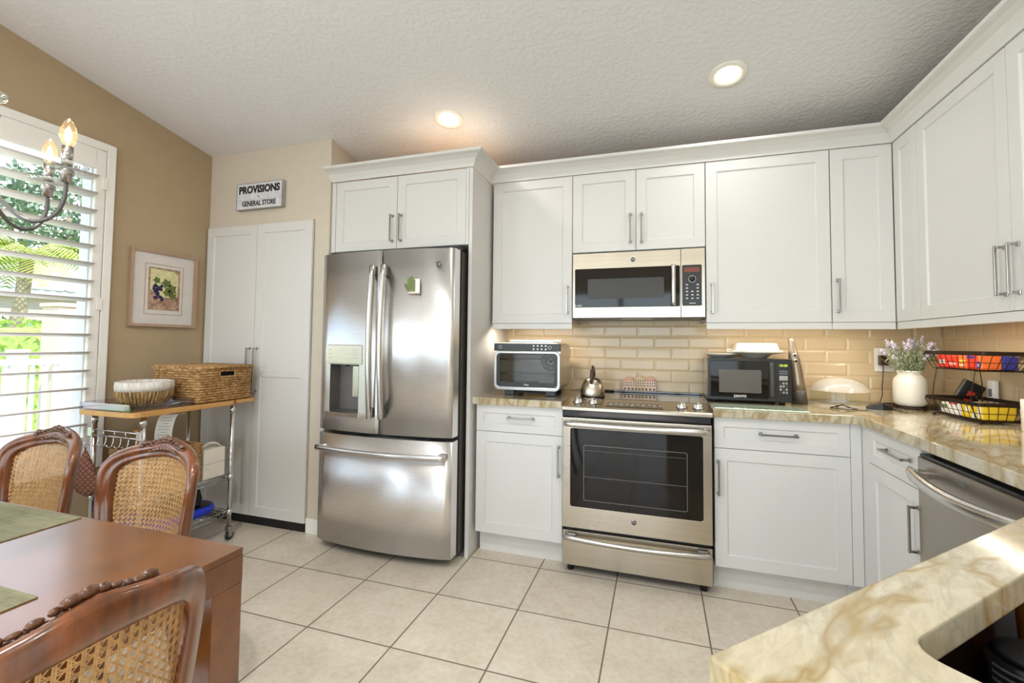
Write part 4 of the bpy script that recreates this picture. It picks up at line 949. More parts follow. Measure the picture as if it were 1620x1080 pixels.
def dome():
    t = thing('cake_dome', 'clear plastic food dome lying on the worktop below the tiles', 'dome', (1.452, .435, CT + .0005))
    m = MB(); m.lathe([(.140, 0), (.142, .004), (.136, .03), (.134, .075)], seg=48, caps=False); m.build('side', 'clear_glass', t)
    m = MB(); m.lathe([(.134, .0755), (.125, .095), (.105, .118), (.07, .136), (.03, .144), (0, .145)], seg=48, caps=False); m.build('top', 'frosted_plastic', t)
    m = MB(); m.lathe([(.139, .0), (.143, .0), (.144, .003), (.143, .006), (.139, .006)], seg=48, caps=False); m.build('rim', 'frosted_plastic', t)
dome()
m = MB(); z = CT + .003
m.tube([(1.345, .235, z), (1.37, .22, z + .012), (1.40, .23, z + .016), (1.43, .21, z + .006), (1.455, .20, z)], .0028, 6); m.tube([(1.35, .245, z), (1.40, .205, z), (1.46, .185, z), (1.49, .18, z)], .0022, 6); m.tube([(1.375, .245, z + .002), (1.40, .235, z + .02), (1.43, .23, z + .002)], .003, 6)
tag(m.build('coiled_cord', 'black_plastic'), 'tangled short black cord on the worktop in front of the clear dome', 'cord')

# outlet, charger and cable
t = thing('wall_outlet', 'cream double wall outlet plate on the tiles behind the lavender pot', 'outlet', (1.735, YB - .0095, 1.10))
m = MB(); m.box(-.060, .060, -.006, 0, -.006, .126, .003); m.build('cover_plate', 'white_plastic', t)
m = MB(); m.box(.008, .048, -.008, -.0062, .015, .105, .001); m.build('socket', 'white_ceramic', t)
t = thing('charger', 'brown plug-in charger block in the wall outlet', 'charger', (1.706, YB - .0165, 1.13))
m = MB(); m.box(-.016, .026, -.032, 0, .0, .056, .003); m.build('block', 'charger_brown', t)
m = MB(); m.tube([(.002, -.015, -.0005), (.002, -.017, -.03), (-.002, -.022, -.07), (-.022, -.06, -.12), (-.030, -.085, -.155), (-.05, -.11, -.19), (-.06, -.12, -.2135)], .0022, 6); m.build('cable', 'black_plastic', t)
t = thing('power_adapter', 'black angular adapter lying left of the white vase', 'adapter', (1.578, .272, CT + .0005))
m = MB(); R = m.grid([[(-.055, -.02, 0), (-.055, .02, 0), (-.055, .02, .012), (-.055, -.02, .012)], [(0, -.03, 0), (0, .03, 0), (.0, .025, .034), (.0, -.025, .034)], [(.045, -.02, 0), (.045, .02, 0), (.045, .02, .014), (.045, -.02, .014)]], False, True, smooth=False); m._f(R[0]); m._f(R[-1]); m.build('body', 'black_plastic', t)
m = MB(); m.tube([(.045, 0, .006), (.055, -.03, .003), (.068, -.055, .003)], .0022, 6); m.build('cable', 'black_plastic', t)

def lavender():
    c = (1.745, .370, CT)
    tv = thing('trivet', 'black wire trivet under the white lavender pot', 'trivet', (c[0], c[1], CT + .0005))
    m = MB(); r = .0026
    for q in (.118, .080, .045): m.tube([(q * math.cos(a), q * math.sin(a), .0125) for a in (2 * PI * k / 28 for k in range(28))], r, 6, closed=True)
    for k in range(8): a = 2 * PI * k / 8; m.tube([(.02 * math.cos(a), .02 * math.sin(a), .0125), (.118 * math.cos(a), .118 * math.sin(a), .0125)], r, 6)
    m.build('wire_ring', 'bronze_wire', tv)
    for k in range(4):
        a = -PI / 2 + .1 + PI / 2 * k; m = MB(); m.sphere((.112 * math.cos(a), .112 * math.sin(a), .0062), .006, 10, 8); m.build('foot', 'bronze_wire', tv)
    t = thing('lavender_pot', 'white rounded vase of pale lavender on a black wire trivet', 'potted plant', (c[0], c[1], CT + .0165))
    m = MB(); m.lathe([(0, 0), (.050, 0), (.062, .006), (.068, .02), (.0695, .06), (.0695, .115), (.066, .135), (.056, .150), (.050, .156), (.0495, .166), (.053, .174), (.0535, .180), (.050, .182), (.046, .176), (.046, .15)], seg=48, caps=False); m.build('vase', 'vase_white', t)
    rnd = random.Random(11); leaf = MB(); stem = MB()
    for k in range(64):
        a = rnd.uniform(0, 2 * PI); sp = math.sqrt(rnd.uniform(0, 1)); hgt = rnd.uniform(.27, .37) - .03 * sp; bx, by = .035 * sp * math.cos(a), .035 * sp * math.sin(a)
        tip = Vector((bx + .088 * sp * math.cos(a), by + .075 * sp * math.sin(a), hgt)); b0 = Vector((bx, by, .14)); mid = (b0 + tip) / 2 - Vector((0, 0, .0)) + Vector((.012 * math.cos(a), .012 * math.sin(a), 0)) * -1
        pts = [b0, mid, tip]; stem.tube(pts, .0012, 4)
        for q in range(22):
            u = .08 + .74 * q / 21; p = b0.lerp(mid, u * 2) if u < .5 else mid.lerp(tip, u * 2 - 1); aa = rnd.uniform(0, 2 * PI); d = Vector((math.cos(aa), math.sin(aa), rnd.uniform(.4, 1.1))).normalized(); l = rnd.uniform(.022, .044); sd = d.cross(Vector((0, 0, 1))).normalized() * .0038
            leaf.quad(p, p + d * l * .5 + sd, p + d * l, p + d * l * .5 - sd)
        if k % 5 < 3:
            bloom = MB()
            for q in range(11):
                u = .66 + .36 * q / 10; p = mid.lerp(tip, u); aa = rnd.uniform(0, 2 * PI); off = Vector((math.cos(aa), math.sin(aa), 0)) * .0065 * (1.25 - .6 * u)
                bloom.sphere(p + off, rnd.uniform(.0036, .0062), 6, 4)
            bloom.build('flower_spike', 'lavender_bloom', t)
    stem.build('stems', 'stem_green', t); leaf.build('leaves', 'lavender_leaf', t);
lavender()

def two_tier():
    O = Vector((1.735, .172, CT + .0005)); rz = math.radians(-84); 
    t = thing('two_tier_basket', 'two-tier dark bronze wire basket against the right wall tiles', 'wire basket', O, rz)
    # local x: along the long front edge towards the camera, local y: towards the wall
    r = .0022; Lx, Ly = .30, .195
    def tier(z, grow):
        m = MB(); b0 = (-.0 + .012, Lx - .012, .012, Ly - .012); t0 = (-.012 - grow * 0, Lx + .012 + grow, -.012, Ly + .006); h = .068
        rb = rrect(*b0, .01, 3); rt = rrect(*t0, .012, 3)
        m.tube([(x, y, z) for x, y in rb], r, 6, closed=True); m.tube([((a[0] + b[0]) / 2, (a[1] + b[1]) / 2, z + h * .5) for a, b in zip(rb, rt)], r * .7, 6, closed=True)
        for k in range(11):
            u = k / 10; xb, xt = b0[0] + (b0[1] - b0[0]) * u, t0[0] + (t0[1] - t0[0]) * u
            m.tube([(xt, t0[2], z + h), (xb, b0[2], z), (xb, b0[3], z), (xt, t0[3], z + h)], r * .75, 5)
        for k in range(7):
            u = k / 6; yb, yt = b0[2] + (b0[3] - b0[2]) * u, t0[2] + (t0[3] - t0[2]) * u
            m.tube([(t0[0], yt, z + h), (b0[0], yb, z), (b0[1], yb, z), (t0[1], yt, z + h)], r * .75, 5)
        w = m.build('wire_bin', 'bronze_wire', t)
        m = MB(); n = len(rt); rows = []
        for k in range(n):
            x, y = rt[k]; cx_, cy2 = Lx / 2, Ly / 2; d = Vector((x - cx_, y - cy2)).normalized() * .002
            rows.append([(x - d.x, y - d.y, z + h - .004), (x + d.x, y + d.y, z + h - .004), (x + d.x, y + d.y, z + h + .012), (x - d.x, y - d.y, z + h + .012)])
        m.grid(rows, True, True, smooth=False); m.build('rim_band', 'bronze_wire', w)
    tier(.012, 0); tier(.222, .03)
    for x, y in ((.012, .012), (Lx - .012, .012), (.012, Ly - .012), (Lx - .012, Ly - .012)):
        m = MB(); m.sphere((x, y, .006), .006, 10, 8); m.build('foot', 'bronze_wire', t)
    for x in (.035, Lx - .035):
        m = MB(); m.tube([(x, .016, .012), (x + .004, -.010, .08), (x, .0, .15), (x, .012, .22), (x, Ly - .012, .22), (x, Ly - .004, .15), (x, Ly - .006, .08), (x, Ly - .016, .012)], r, 6); m.build('upright', 'bronze_wire', t)
    R4 = Matrix.Translation(O) @ Matrix.Rotation(rz, 4, 'Z')
    def pack(x0, x1, y0, y1, z0, z1, mat, label, tilt=0, group=None, marks=()):
        p = thing('snack_pack', label, 'package', (0, 0, 0), 0, group); p.matrix_world = R4 @ Matrix.Translation(((x0 + x1) / 2, (y0 + y1) / 2, z0)) @ Matrix.Rotation(tilt, 4, 'Y')
        w, d, h = (x1 - x0) / 2, (y1 - y0) / 2, z1 - z0
        m = MB(); m.box(-w, w, -d, d, 0, h, min(.008, h * .2), 2); m.build('bag', mat, p)
        for a, b_, c, e, mm in marks:
            m = MB(); m.box(-w + 2 * w * a, -w + 2 * w * b_, -d - .0008, -d - .0002, h * c, h * e); m.build('print', mm, p)
    zb = .226
    pack(.022, .088, .022, .10, zb, zb + .066, 'red_pack', 'bright red snack bag at the left end of the upper wire bin', marks=((.3, .8, .3, .55, 'pale_pack'), (.42, .62, .26, .6, 'blue_pack')))
    pack(.092, .150, .022, .10, zb, zb + .060, 'red_pack', 'red and white snack bag second from left in the upper wire bin', marks=((.15, .9, .25, .42, 'pink_pack'),))
    pack(.154, .205, .022, .10, zb, zb + .064, 'orange_pack', 'orange snack bag in the middle of the upper wire bin', marks=((.2, .85, .45, .62, 'yellow_pack'), (.2, .7, .2, .3, 'pale_pack')))
    pack(.208, .256, .018, .10, zb, zb + .066, 'red_pack', 'red snack box with a dark blue band in the upper wire bin', marks=((0.1, .95, .72, .88, 'blue_pack'),))
    pack(.259, .280, .022, .10, zb, zb + .064, 'orange_pack', 'orange and blue snack pack at the right end of the upper wire bin', marks=((.1, .9, .1, .55, 'blue_pack'), (.25, .7, .2, .4, 'pale_pack')))
    pack(.02, .27, .105, .165, zb, zb + .058, 'blue_pack', 'long blue packet lying behind the red bags in the upper wire bin')
    zl = .016
    pack(.022, .075, .030, .15, zl, zl + .050, 'pale_pack', 'whitish packet at the left end of the lower wire bin', marks=((.2, .8, .5, .8, 'chip_green'),))
    pack(.080, .150, .024, .15, zl, zl + .058, 'paper', 'white packet with a red stripe in the lower wire bin', marks=((.1, .9, .82, .92, 'red_pack'),))
    pack(.154, .215, .022, .15, zl, zl + .062, 'yellow_pack', 'yellow packet left of center in the lower wire bin', marks=((.0, .25, .1, .95, 'pale_pack'), (.6, .95, .45, .75, 'paper')))
    pack(.219, .274, .022, .15, zl, zl + .064, 'yellow_pack', 'yellow and white packet at the right end of the lower wire bin', marks=((.1, .6, .05, .4, 'pale_pack'), (.72, 1.0, .1, .9, 'paper')))
    t2 = thing('phone_charger', 'tilted black phone charger stand with a red mark behind the wire basket', 'charger', (1.895, .262, CT + .0005))
    m = MB(); m.prism([(-.03, 0), (.05, 0), (.05, .01), (.03, .02), (-.03, .02)], -.03, .03, ax='y'); m.build('base', 'black_plastic', t2)
    m = MB(); m.box(-.042, .042, -.012, .012, 0, .115, .005); m.xform(Matrix.Translation((.01, .0, .045)) @ Matrix.Rotation(math.radians(28), 4, 'Y')); m.build('handset', 'black_plastic', t2)
    m = MB(); m.box(-.012, .016, -.0135, -.0125, .02, .07); m.xform(Matrix.Translation((.01, .0, .045)) @ Matrix.Rotation(math.radians(28), 4, 'Y')); m.build('mark', 'red_pack', t2)
    m = MB(); m.box(-.046, -.042, -.012, .012, .0, .115, .001); m.xform(Matrix.Translation((.01, .0, .045)) @ Matrix.Rotation(math.radians(28), 4, 'Y')); m.build('side_trim', 'nickel', t2)
    t3 = thing('remote_handset', 'white upright thermometer handset leaning near the right wall tiles', 'handset', (1.972, .165, CT + .0005))
    m = MB(); m.box(-.012, .012, -.022, .022, 0, .170, .008, 3); m.build('body', 'white_plastic', t3)
    m = MB(); m.box(-.0135, -.0122, -.013, .010, .095, .13); m.build('screen', 'ink_gray', t3)
two_tier()
t = thing('mug', 'tall white canister with dark script at the right edge of the worktop', 'canister', (1.868, -.262, CT + .0005))
m = MB(); m.lathe([(0, 0), (.040, 0), (.043, .003), (.044, .12), (.042, .124), (.0, .122)], seg=40); m.build('body', 'white_ceramic', t)
m = MB(); m.tube([(.0442 * math.sin(a), -.0448 * math.cos(a), .070 + .016 * math.sin(a * 9) * math.cos(a * 4)) for a in [-.9 + 1.8 * k / 40 for k in range(41)]], .0011, 5); m.build('script_mark', 'ink', t)
t = thing('light_switch', 'white switch plate on the right wall tiles above the wire basket', 'switch', (XR - .0095, -.14, 1.17))
m = MB(); m.box(-.006, 0, -.035, .035, 0, .12, .002); m.build('plate', 'white_plastic', t)
m = MB(); m.box(-.010, -.0065, -.012, .012, .03, .09, .001); m.build('rocker', 'white_ceramic', t)

# ------------------------------------------------------------------ in the sink
zs_ = CT - .2145
p = uv2(.300, .018); dv = Vector((.50039 - p[0], -2.52647 - p[1])); t = thing('soap_bottle', 'dark bottle with a printed label and barcode standing in the sink', 'bottle', (p[0], p[1], zs_), math.atan2(dv.x, -dv.y))
m = MB(); m.lathe([(0, 0), (.044, 0), (.050, .006), (.051, .108), (.046, .116), (0, .117)], seg=32); m.build('body', 'black_plastic', t)
m = MB(); m.lathe([(.0, .1175), (.040, .1175), (.040, .124), (.037, .126), (0, .126)], seg=32); m.build('cap', 'black_matte', t)
def wrap(a0, a1, z0, z1, name, mat, r=.0514):
    m = MB(); m.grid([[(r * math.sin(math.radians(a)), -r * math.cos(math.radians(a)), z) for z in (z0, z1)] for a in [a0 + (a1 - a0) * k / 6 for k in range(7)]]); m.build(name, mat, t)
wrap(4, 40, .078, .104, 'barcode_label', 'nickel')
for j in range(7): wrap(-50, 0 - 3 * (j % 3), .052 + j * .0095, .0555 + j * .0095, 'label_line', 'ink_gray')
p = uv2(.405, .020); t = thing('amber_glass', 'amber glass tumbler standing in the sink', 'glass', (p[0], p[1], zs_))
m = MB(); m.lathe([(0, .002), (.034, .002), (.040, .02), (.047, .13), (.048, .165), (.045, .166), (.037, .022), (.031, .008), (0, .008)], seg=36); m.build('tumbler', 'amber_glass', t)

# ------------------------------------------------------------------ dining table and place mats
tb = thing('dining_table', 'bronze-brown rectangular dining table with square corner legs', 'table', (-1.38, -2.14, 0)); Lt = neg((-1.38, -2.14, 0))
TX0, TX1, TY0, TY1 = -2.33, -.43, -2.60, -1.675
m = MB(); m.box(TX0, TX1, TY0, TY1, .735, .750, .0015); m.build('tabletop', 'table_laminate', tb, off=Lt)
m = MB(); i_ = [(TX0 + .07, TY0 + .07), (TX1 - .07, TY0 + .07), (TX1 - .07, TY1 - .07), (TX0 + .07, TY1 - .07)]
m.prism([(TX0, TY0), (TX1, TY0), (TX1, TY1), (TX0, TY1)], .672, .7345, [i_]); m.build('apron', 'table_laminate', tb, off=Lt)
for x in (TX0, TX1 - .075):
    for y in (TY0, TY1 - .075):
        m = MB(); m.box(x, x + .075, y, y + .075, 0, .6715, .0015); m.build('leg', 'table_laminate', tb, off=Lt)
m = MB(); m.box(-1.44, -.985, -2.00, -1.684, .7503, .7525); tag(m.build('placemat', 'placemat_fabric'), 'olive ribbed place mat along the window side of the dining table', 'place mat', 'ribbed place mats')
m = MB(); m.box(-.925, -.605, -2.42, -1.962, .7503, .7525); tag(m.build('placemat', 'placemat_fabric'), 'olive ribbed place mat near the table end with the closest chair', 'place mat', 'ribbed place mats')

# ------------------------------------------------------------------ cane-back chairs
CONC, RAKE = 1.55, .12
def bend(s, z, d=0.0):
    """back surface of a chair: s across, z up, d towards the sitter (-y)"""
    return (s, -CONC * s * s + RAKE * (z - .45) - d, z)
def outline(k, n, kind):
    a = 2 * PI * k / n; c, s = math.cos(a), math.sin(a)
    e = .42 if kind == 'in' else .48
    cx_ = (abs(c) ** e) * (1 if c >= 0 else -1); sz = (abs(s) ** e) * (1 if s >= 0 else -1)
    if kind == 'in': hw, hz, zc = .163, .150, .669
    else: hw, hz, zc = .210, .200, .668
    z = zc + hz * sz; x = cx_ * hw * (1.0 + .10 * (z - zc) / hz)
    if s > 0:
        z += .016 * math.cos(x / hw * PI / 2) ** 2
        if kind == 'out': z += .014 * math.exp(-(x / .055) ** 2)
    return x, z
def make_chair(label, loc, rz):
    t = thing('dining_chair', label, 'chair', loc, rz, 'cane-back dining chairs'); N = 72
    m = MB(); ts = [(0, -.006), (0, .004), (.10, .012), (.24, .013), (.34, .008), (.46, .016), (.62, .019), (.78, .016), (.9, .008), (1.0, -.002), (.98, -.014), (.8, -.020), (.3, -.020), (.06, -.016)]
    rows = []
    for k in range(N):
        xi, zi = outline(k, N, 'in'); xo, zo = outline(k, N, 'out')
        rows.append([bend(xi + (xo - xi) * u, zi + (zo - zi) * u, d) for u, d in ts])
    m.grid(rows, True, True); fr = m.build('back_frame', 'walnut' , t)
    # carved crest: leaf-shaped lumps
    m = MB(); rnd = random.Random(5)
    for k in range(23):
        s = -.095 + .19 * k / 22; zz = .872 + .022 * math.exp(-(s / .055) ** 2) + (.004 if k % 2 else -.005); p = bend(s, zz, .014)
        m.sphere(p, rnd.uniform(.006, .0105), 8, 6, (rnd.uniform(.9, 1.6), .8, rnd.uniform(.6, 1.0)))
    for k in range(9):
        s = -.06 + .12 * k / 8; p = bend(s, .850 + .014 * math.cos(s / .06 * 1.4), .017); m.sphere(p, .010, 8, 6, (1.0, .5, 1.3 - .8 * abs(s) / .06))
    m.build('crest_carving', 'carving', fr)
    # woven cane: paired verticals and horizontals plus both diagonals
    m = MB(); pit = .0150; X, Z0, Z1 = .176, .513, .845
    def inside(x, z):
        zc, hz, hw = .669, .156, .169
        w = hw * (1 + .10 * (z - zc) / hz); zt = z - (.016 * math.cos(max(-1, min(1, x / hw)) * PI / 2) ** 2 if z > zc else 0)
        return abs(x / w) ** 4.2 + abs((zt - zc) / hz) ** 4.2 < 1
    def ribbon(pts, w, d):
        run = []
        def flush():
            if len(run) > 1:
                rows = []
                for i, (x, z) in enumerate(run):
                    a = Vector(run[max(0, i - 1)]); b = Vector(run[min(len(run) - 1, i + 1)]); dr = (b - a).normalized(); nn = Vector((-dr.y, dr.x)) * w / 2
                    rows.append([bend(x + nn.x, z + nn.y, d), bend(x - nn.x, z - nn.y, d)])
                m.grid(rows)
            run.clear()
        for p in pts:
            if inside(*p): run.append(p)
            else: flush()
        flush()
    st = .012; n_ = int(2 * X / pit); nz = int((Z1 - Z0) / pit)
    for k in range(n_ + 1):
        for o in (-.0016, .0016): x = -X + k * pit + o; ribbon([(x, Z0 + st * q) for q in range(int((Z1 - Z0) / st) + 2)], .0027, .0)
    for k in range(nz + 1):
        for o in (-.0017, .0017): z = Z0 + k * pit + o; ribbon([(-X + st * q, z) for q in range(int(2 * X / st) + 2)], .0024, .0008)
    for sg in (1, -1):
        c = -.40
        while c < .40:
            ribbon([(-X + .010 * q, (Z0 + Z1) / 2 + sg * (-X + .010 * q) + c) for q in range(int(2 * X / .010) + 2)], .0021, .0015); c += pit
    m.build('cane_panel', 'cane', fr)
    # posts, legs, seat
    for sg in (-1, 1):
        m = MB(); p0 = bend(sg * .185, .49, 0); m.tube([p0, (sg * .185, p0[1] - .01, .44), (sg * .19, p0[1] + .01, .22), (sg * .20, p0[1] + .07, 0)], [.021, .022, .018, .014], 10); m.build('leg', 'walnut', t)
        m = MB(); m.tube([(sg * .215, -.455, .41), (sg * .232, -.475, .33), (sg * .222, -.462, .18), (sg * .212, -.45, .05), (sg * .216, -.462, 0)], [.026, .028, .018, .012, .016], 10); m.build('leg', 'walnut', t)
    sp = rrect(-.235, .235, -.49, -.035, .07, 6)
    sp = [(x * (1 - .12 * (y + .49) / .455), y) for x, y in sp]
    m = MB(); m.prism(sp, .395, .445); m.build('seat_frame', 'walnut', t, bev=.008)
    m = MB(); R = m.grid([[(x * f, -.26 + (y + .26) * f, z) for x, y in sp] for f, z in ((.93, .4455), (.95, .462), (.90, .482), (.6, .492), (.2, .494))], False, True); m._f(R[-1]); m._f(R[0][::-1]); m.build('seat', 'cane_dark', t)
    return t
make_chair('carved cane-back dining chair beside the rolling cart, closest to the cart', (-1.095, -1.425, 0), 0)
make_chair('carved cane-back dining chair under the window, farther from the cart', (-1.668, -1.425, 0), 0)
c3 = make_chair('carved cane-back dining chair at the near end of the table, seen from behind', (-.262, -2.105, 0), -PI / 2)

# ------------------------------------------------------------------ chandelier
def chandelier():
    cx_, cy2 = -.993, -1.956; zt = ceil_z(cy2)
    t = thing('chandelier', 'chandelier with curved dark metal arms and candle bulbs in crystal cups', 'chandelier', (cx_, cy2, 1.55))
    m = MB(); m.lathe([(0, -.03), (.016, -.02), (.024, 0), (.018, .03), (.012, .05), (.012, .10), (.020, .115), (.012, .13), (.012, .20)], seg=24); m.build('hub', 'brushed_dark', t)
    m = MB(); m.lathe([(0, .201), (.026, .205), (.032, .23), (.026, .26), (.014, .275), (.028, .30), (.034, .34), (.026, .385), (.012, .40), (0, .40)], seg=24); m.build('crystal_column', 'crystal', t)
    m = MB(); m.lathe([(.0, .401), (.014, .401), (.020, .43), (.008, .45), (.006, zt - 1.55 - .03), (0, zt - 1.55 - .03)], seg=16); m.build('stem', 'brushed_dark', t)
    m = MB(); m.lathe([(0, 0), (.065, -.002), (.06, -.02), (.02, -.03), (0, -.03)], (0, 0, zt - 1.55 + .006), 28); m.build('canopy', 'brushed_dark', t)
    for k in range(6):
        a = math.radians(42.5) + k * PI / 3; c, s = math.cos(a), math.sin(a); m = MB()
        pts = [(.012, .075), (.04, .050), (.076, .008), (.115, -.034), (.150, -.040), (.178, -.018), (.192, .022), (.193, .062)]
        P = []
        for i in range(len(pts) - 1):
            for u in (0, .33, .66):
                p0, p1, p2, p3 = pts[max(0, i - 1)], pts[i], pts[i + 1], pts[min(len(pts) - 1, i + 2)]
                P.append(tuple(.5 * (2 * p1[q] + (p2[q] - p0[q]) * u + (2 * p0[q] - 5 * p1[q] + 4 * p2[q] - p3[q]) * u * u + (3 * p1[q] - p0[q] - 3 * p2[q] + p3[q]) * u ** 3) for q in (0, 1)))
        P.append(pts[-1]); m.tube([(r * c, r * s, z) for r, z in P], .0048, 8); ar = m.build('arm', 'brushed_dark', t)
        x, y = .193 * c, .193 * s
        m = MB(); m.lathe([(0, .058), (.010, .058), (.0105, .074), (.014, .076), (.0145, .088), (.008, .090), (0, .090)], (x, y, 0), 18); m.build('cup', 'nickel', ar)
        m = MB(); m.lathe([(.009, .090), (.036, .094), (.040, .102), (.037, .104), (.009, .098)], (x, y, 0), 28, caps=False); m.build('crystal_dish', 'crystal', ar)
        m = MB(); m.lathe([(0, .100), (.0105, .100), (.0105, .146), (0, .146)], (x, y, 0), 18); m.build('candle_sleeve', 'nickel', ar)
        m = MB(); m.lathe([(.007, .1465), (.013, .158), (.0165, .172), (.0145, .190), (.008, .206), (.001, .214)], (x, y, 0), 20, caps=False); b_ = m.build('bulb', 'bulb_glass', ar)
        m = MB(); m.lathe([(0, .152), (.0055, .160), (.0068, .172), (.004, .188), (0, .196)], (x, y, 0), 10); m.build('filament', 'bulb_glow', b_)
        if k % 2 == 0:
            a2 = math.radians(11) + k * PI / 3; c2, s2_ = math.cos(a2), math.sin(a2); m = MB(); m.tube([(.012 * c2, .012 * s2_, .17), (.05 * c2, .05 * s2_, .150), (.072 * c2, .072 * s2_, .165), (.080 * c2, .080 * s2_, .20), (.080 * c2, .080 * s2_, .215)], .0045, 8); ar2 = m.build('upper_arm', 'brushed_dark', t)
            x2, y2 = .080 * c2, .080 * s2_
            m = MB(); m.lathe([(.009, .214), (.030, .218), (.034, .228), (.031, .230), (.009, .222)], (x2, y2, 0), 28, caps=False); m.build('crystal_dish', 'crystal', ar2)
            m = MB(); m.lathe([(0, .210), (.0105, .210), (.0105, .262), (0, .262)], (x2, y2, 0), 18); m.build('candle_sleeve', 'nickel', ar2)
            m = MB(); m.lathe([(.007, .2625), (.013, .275), (.0165, .289), (.0145, .307), (.008, .322), (.001, .330)], (x2, y2, 0), 20, caps=False); b2_ = m.build('bulb', 'bulb_glass', ar2)
            m = MB(); m.lathe([(0, .268), (.0055, .276), (.0068, .288), (.004, .304), (0, .312)], (x2, y2, 0), 10); m.build('filament', 'bulb_glow', b2_)
        light('candle_lamp', 'POINT', (cx_ + x, cy2 + y, 1.55 + .235), (0, 0, 0), .35, WARM, shadow_soft_size=.012)
chandelier()

# ------------------------------------------------------------------ rolling cart by the left wall
def cart():
    X0, X1, Y0, Y1 = -2.415, -2.042, -.835, -.312; O = (X1, Y1, 0)
    t = thing('rolling_cart', 'chrome wire rolling cart with a maple top beside the window', 'cart', O); L = neg(O)
    for x in (X0, X1):
        for y in (Y0, Y1):
            m = MB(); m.cyl((x, y, .085), (x, y, .832), .0125, 14)
            for z in (.17, .385, .80): m.cyl((x, y, z - .018), (x, y, z + .018), .0155, 14)
            po = m.build('post', 'chrome', t, off=L)
            m = MB(); m.lathe([(0, -.010), (.022, -.010), (.026, -.006), (.026, .006), (.022, .010), (0, .010)], (x + .006, y, .0262), 22, 'x'); w = m.build('caster_wheel', 'black_plastic', po, off=L)
            m = MB(); m.box(x - .012, x + .022, y - .018, y + .012, .0535, .084, .002); m.box(x + .0175, x + .020, y - .014, y + .010, .022, .06); m.box(x - .008, x - .0055, y - .014, y + .010, .022, .06); m.build('caster_fork', 'nickel', po, off=L)
    for z in (.170, .388):
        m = MB(); r = .0032
        for dz in (-.017, .010):
            m.tube([(X0, Y0, z + dz), (X1, Y0, z + dz), (X1, Y1, z + dz), (X0, Y1, z + dz)], r, 6, closed=True)
        def zig(p, q, n):
            P = []
            for k in range(n * 2 + 1): u = k / (n * 2); P.append((p[0] + (q[0] - p[0]) * u, p[1] + (q[1] - p[1]) * u, z + (.010 if k % 2 else -.017)))
            m.tube(P, .0022, 5)
        zig((X0, Y0), (X1, Y0), 7); zig((X1, Y0), (X1, Y1), 10); zig((X1, Y1), (X0, Y1), 7); zig((X0, Y1), (X0, Y0), 10)
        k = X0 + .025
        while k < X1 - .01: m.tube([(k, Y0, z + .013), (k, Y1, z + .013)], .0018, 5); k += .0235
        for y in (Y0 + .17, Y1 - .17): m.tube([(X0, y, z + .009), (X1, y, z + .009)], .003, 6)
        m.build('wire_shelf', 'chrome', t, off=L)
    m = MB(); rr = rrect(-2.455, -2.012, -.905, -.300, .05, 6); m.prism(rr, .8335, .860); m.build('wood_top', 'maple', t, bev=.003, off=L)
    m = MB(); m.box(-2.44, -2.020, -.2985, -.175, .838, .860, .003); m.build('drop_leaf', 'maple', t, off=L)
    m = MB(); y = Y0 - .016
    for z in (.748, .720): m.tube([(X0, y, z), (X1, y, z)], .0035, 6)
    for k in range(5): x = X0 + .02 + (X1 - X0 - .04) * k / 4; m.tube([(x, y, .748), (x, y, .720)], .0028, 5)
    for x in (X0, X1): m.box(x - .018, x + .018, Y0 - .022, Y0 - .0135, .712, .756, .002)
    for k in range(7):
        x = X0 + .015 + (X1 - X0 - .03) * k / 6; m.tube([(x, y - .003, .722), (x, y - .005, .69), (x, y - .012, .672), (x, y - .026, .668), (x, y - .036, .682)], .0026, 6)
    m.build('hook_rail', 'chrome', t, off=L)
    # on the top: lidded basket, round basket, acrylic tray, papers
    Z = .8605
    b = thing('storage_basket', 'large lidded seagrass basket with a cut-out handle on the cart top', 'basket', (-2.215, -.36, Z)); Lb = neg((-2.215, -.36, Z))
    def ropes(x0, x1, y0, y1, z0, z1, n, mat_r=.009, seg=8, hole=None):
        m = MB(); h = (z1 - z0) / n
        for k in range(n):
            z = z0 + h * (k + .5); rr_ = rrect(x0, x1, y0, y1, .015, 3); P = []
            for i in range(len(rr_)):
                a, c = Vector(rr_[i]), Vector(rr_[(i + 1) % len(rr_)]); q = max(1, int((c - a).length / .012))
                for j in range(q): P.append(a.lerp(c, j / q))
            pts = []
            for j, p in enumerate(P):
                w = .0036 * (1 if (j + k) % 2 else -1); cen = Vector(((x0 + x1) / 2, (y0 + y1) / 2)); d = (p - cen).normalized(); pts.append((p.x + d.x * w, p.y + d.y * w, z))
            if hole and hole[0] < z < hole[1]:
                seg_ = []; best = []
                st = next(i for i, p in enumerate(pts) if not (p[0] > x1 - .02 and hole[2] < p[1] < hole[3]) and (pts[i - 1][0] > x1 - .02 and hole[2] < pts[i - 1][1] < hole[3]))
                pts = pts[st:] + pts[:st]; pts = [p for p in pts if not (p[0] > x1 - .02 and hole[2] < p[1] < hole[3])]
                m.tube(pts, h * .56, 6)
            else: m.tube(pts, h * .56, 6, closed=True)
        return m
    m = ropes(-2.405, -2.040, -.545, -.190, Z + .004, Z + .200, 13, hole=(Z + .150, Z + .182, -.412, -.312)); m.build('woven_body', 'seagrass', b, off=Lb)
    m = MB(); m.box(-2.395, -2.055, -.535, -.200, Z + .002, Z + .198); m.build('inner_lining', 'black_fabric', b, off=Lb)
    m = MB(); R = []
    n = 18
    for k in range(n): u = k / (n - 1); x = -2.410 + .378 * u; m.tube([(x, -.552, Z + .208), (x + .001, -.37, Z + .2095), (x, -.183, Z + .208)], .0115, 6)
    m.build('lid', 'seagrass', b, off=Lb)
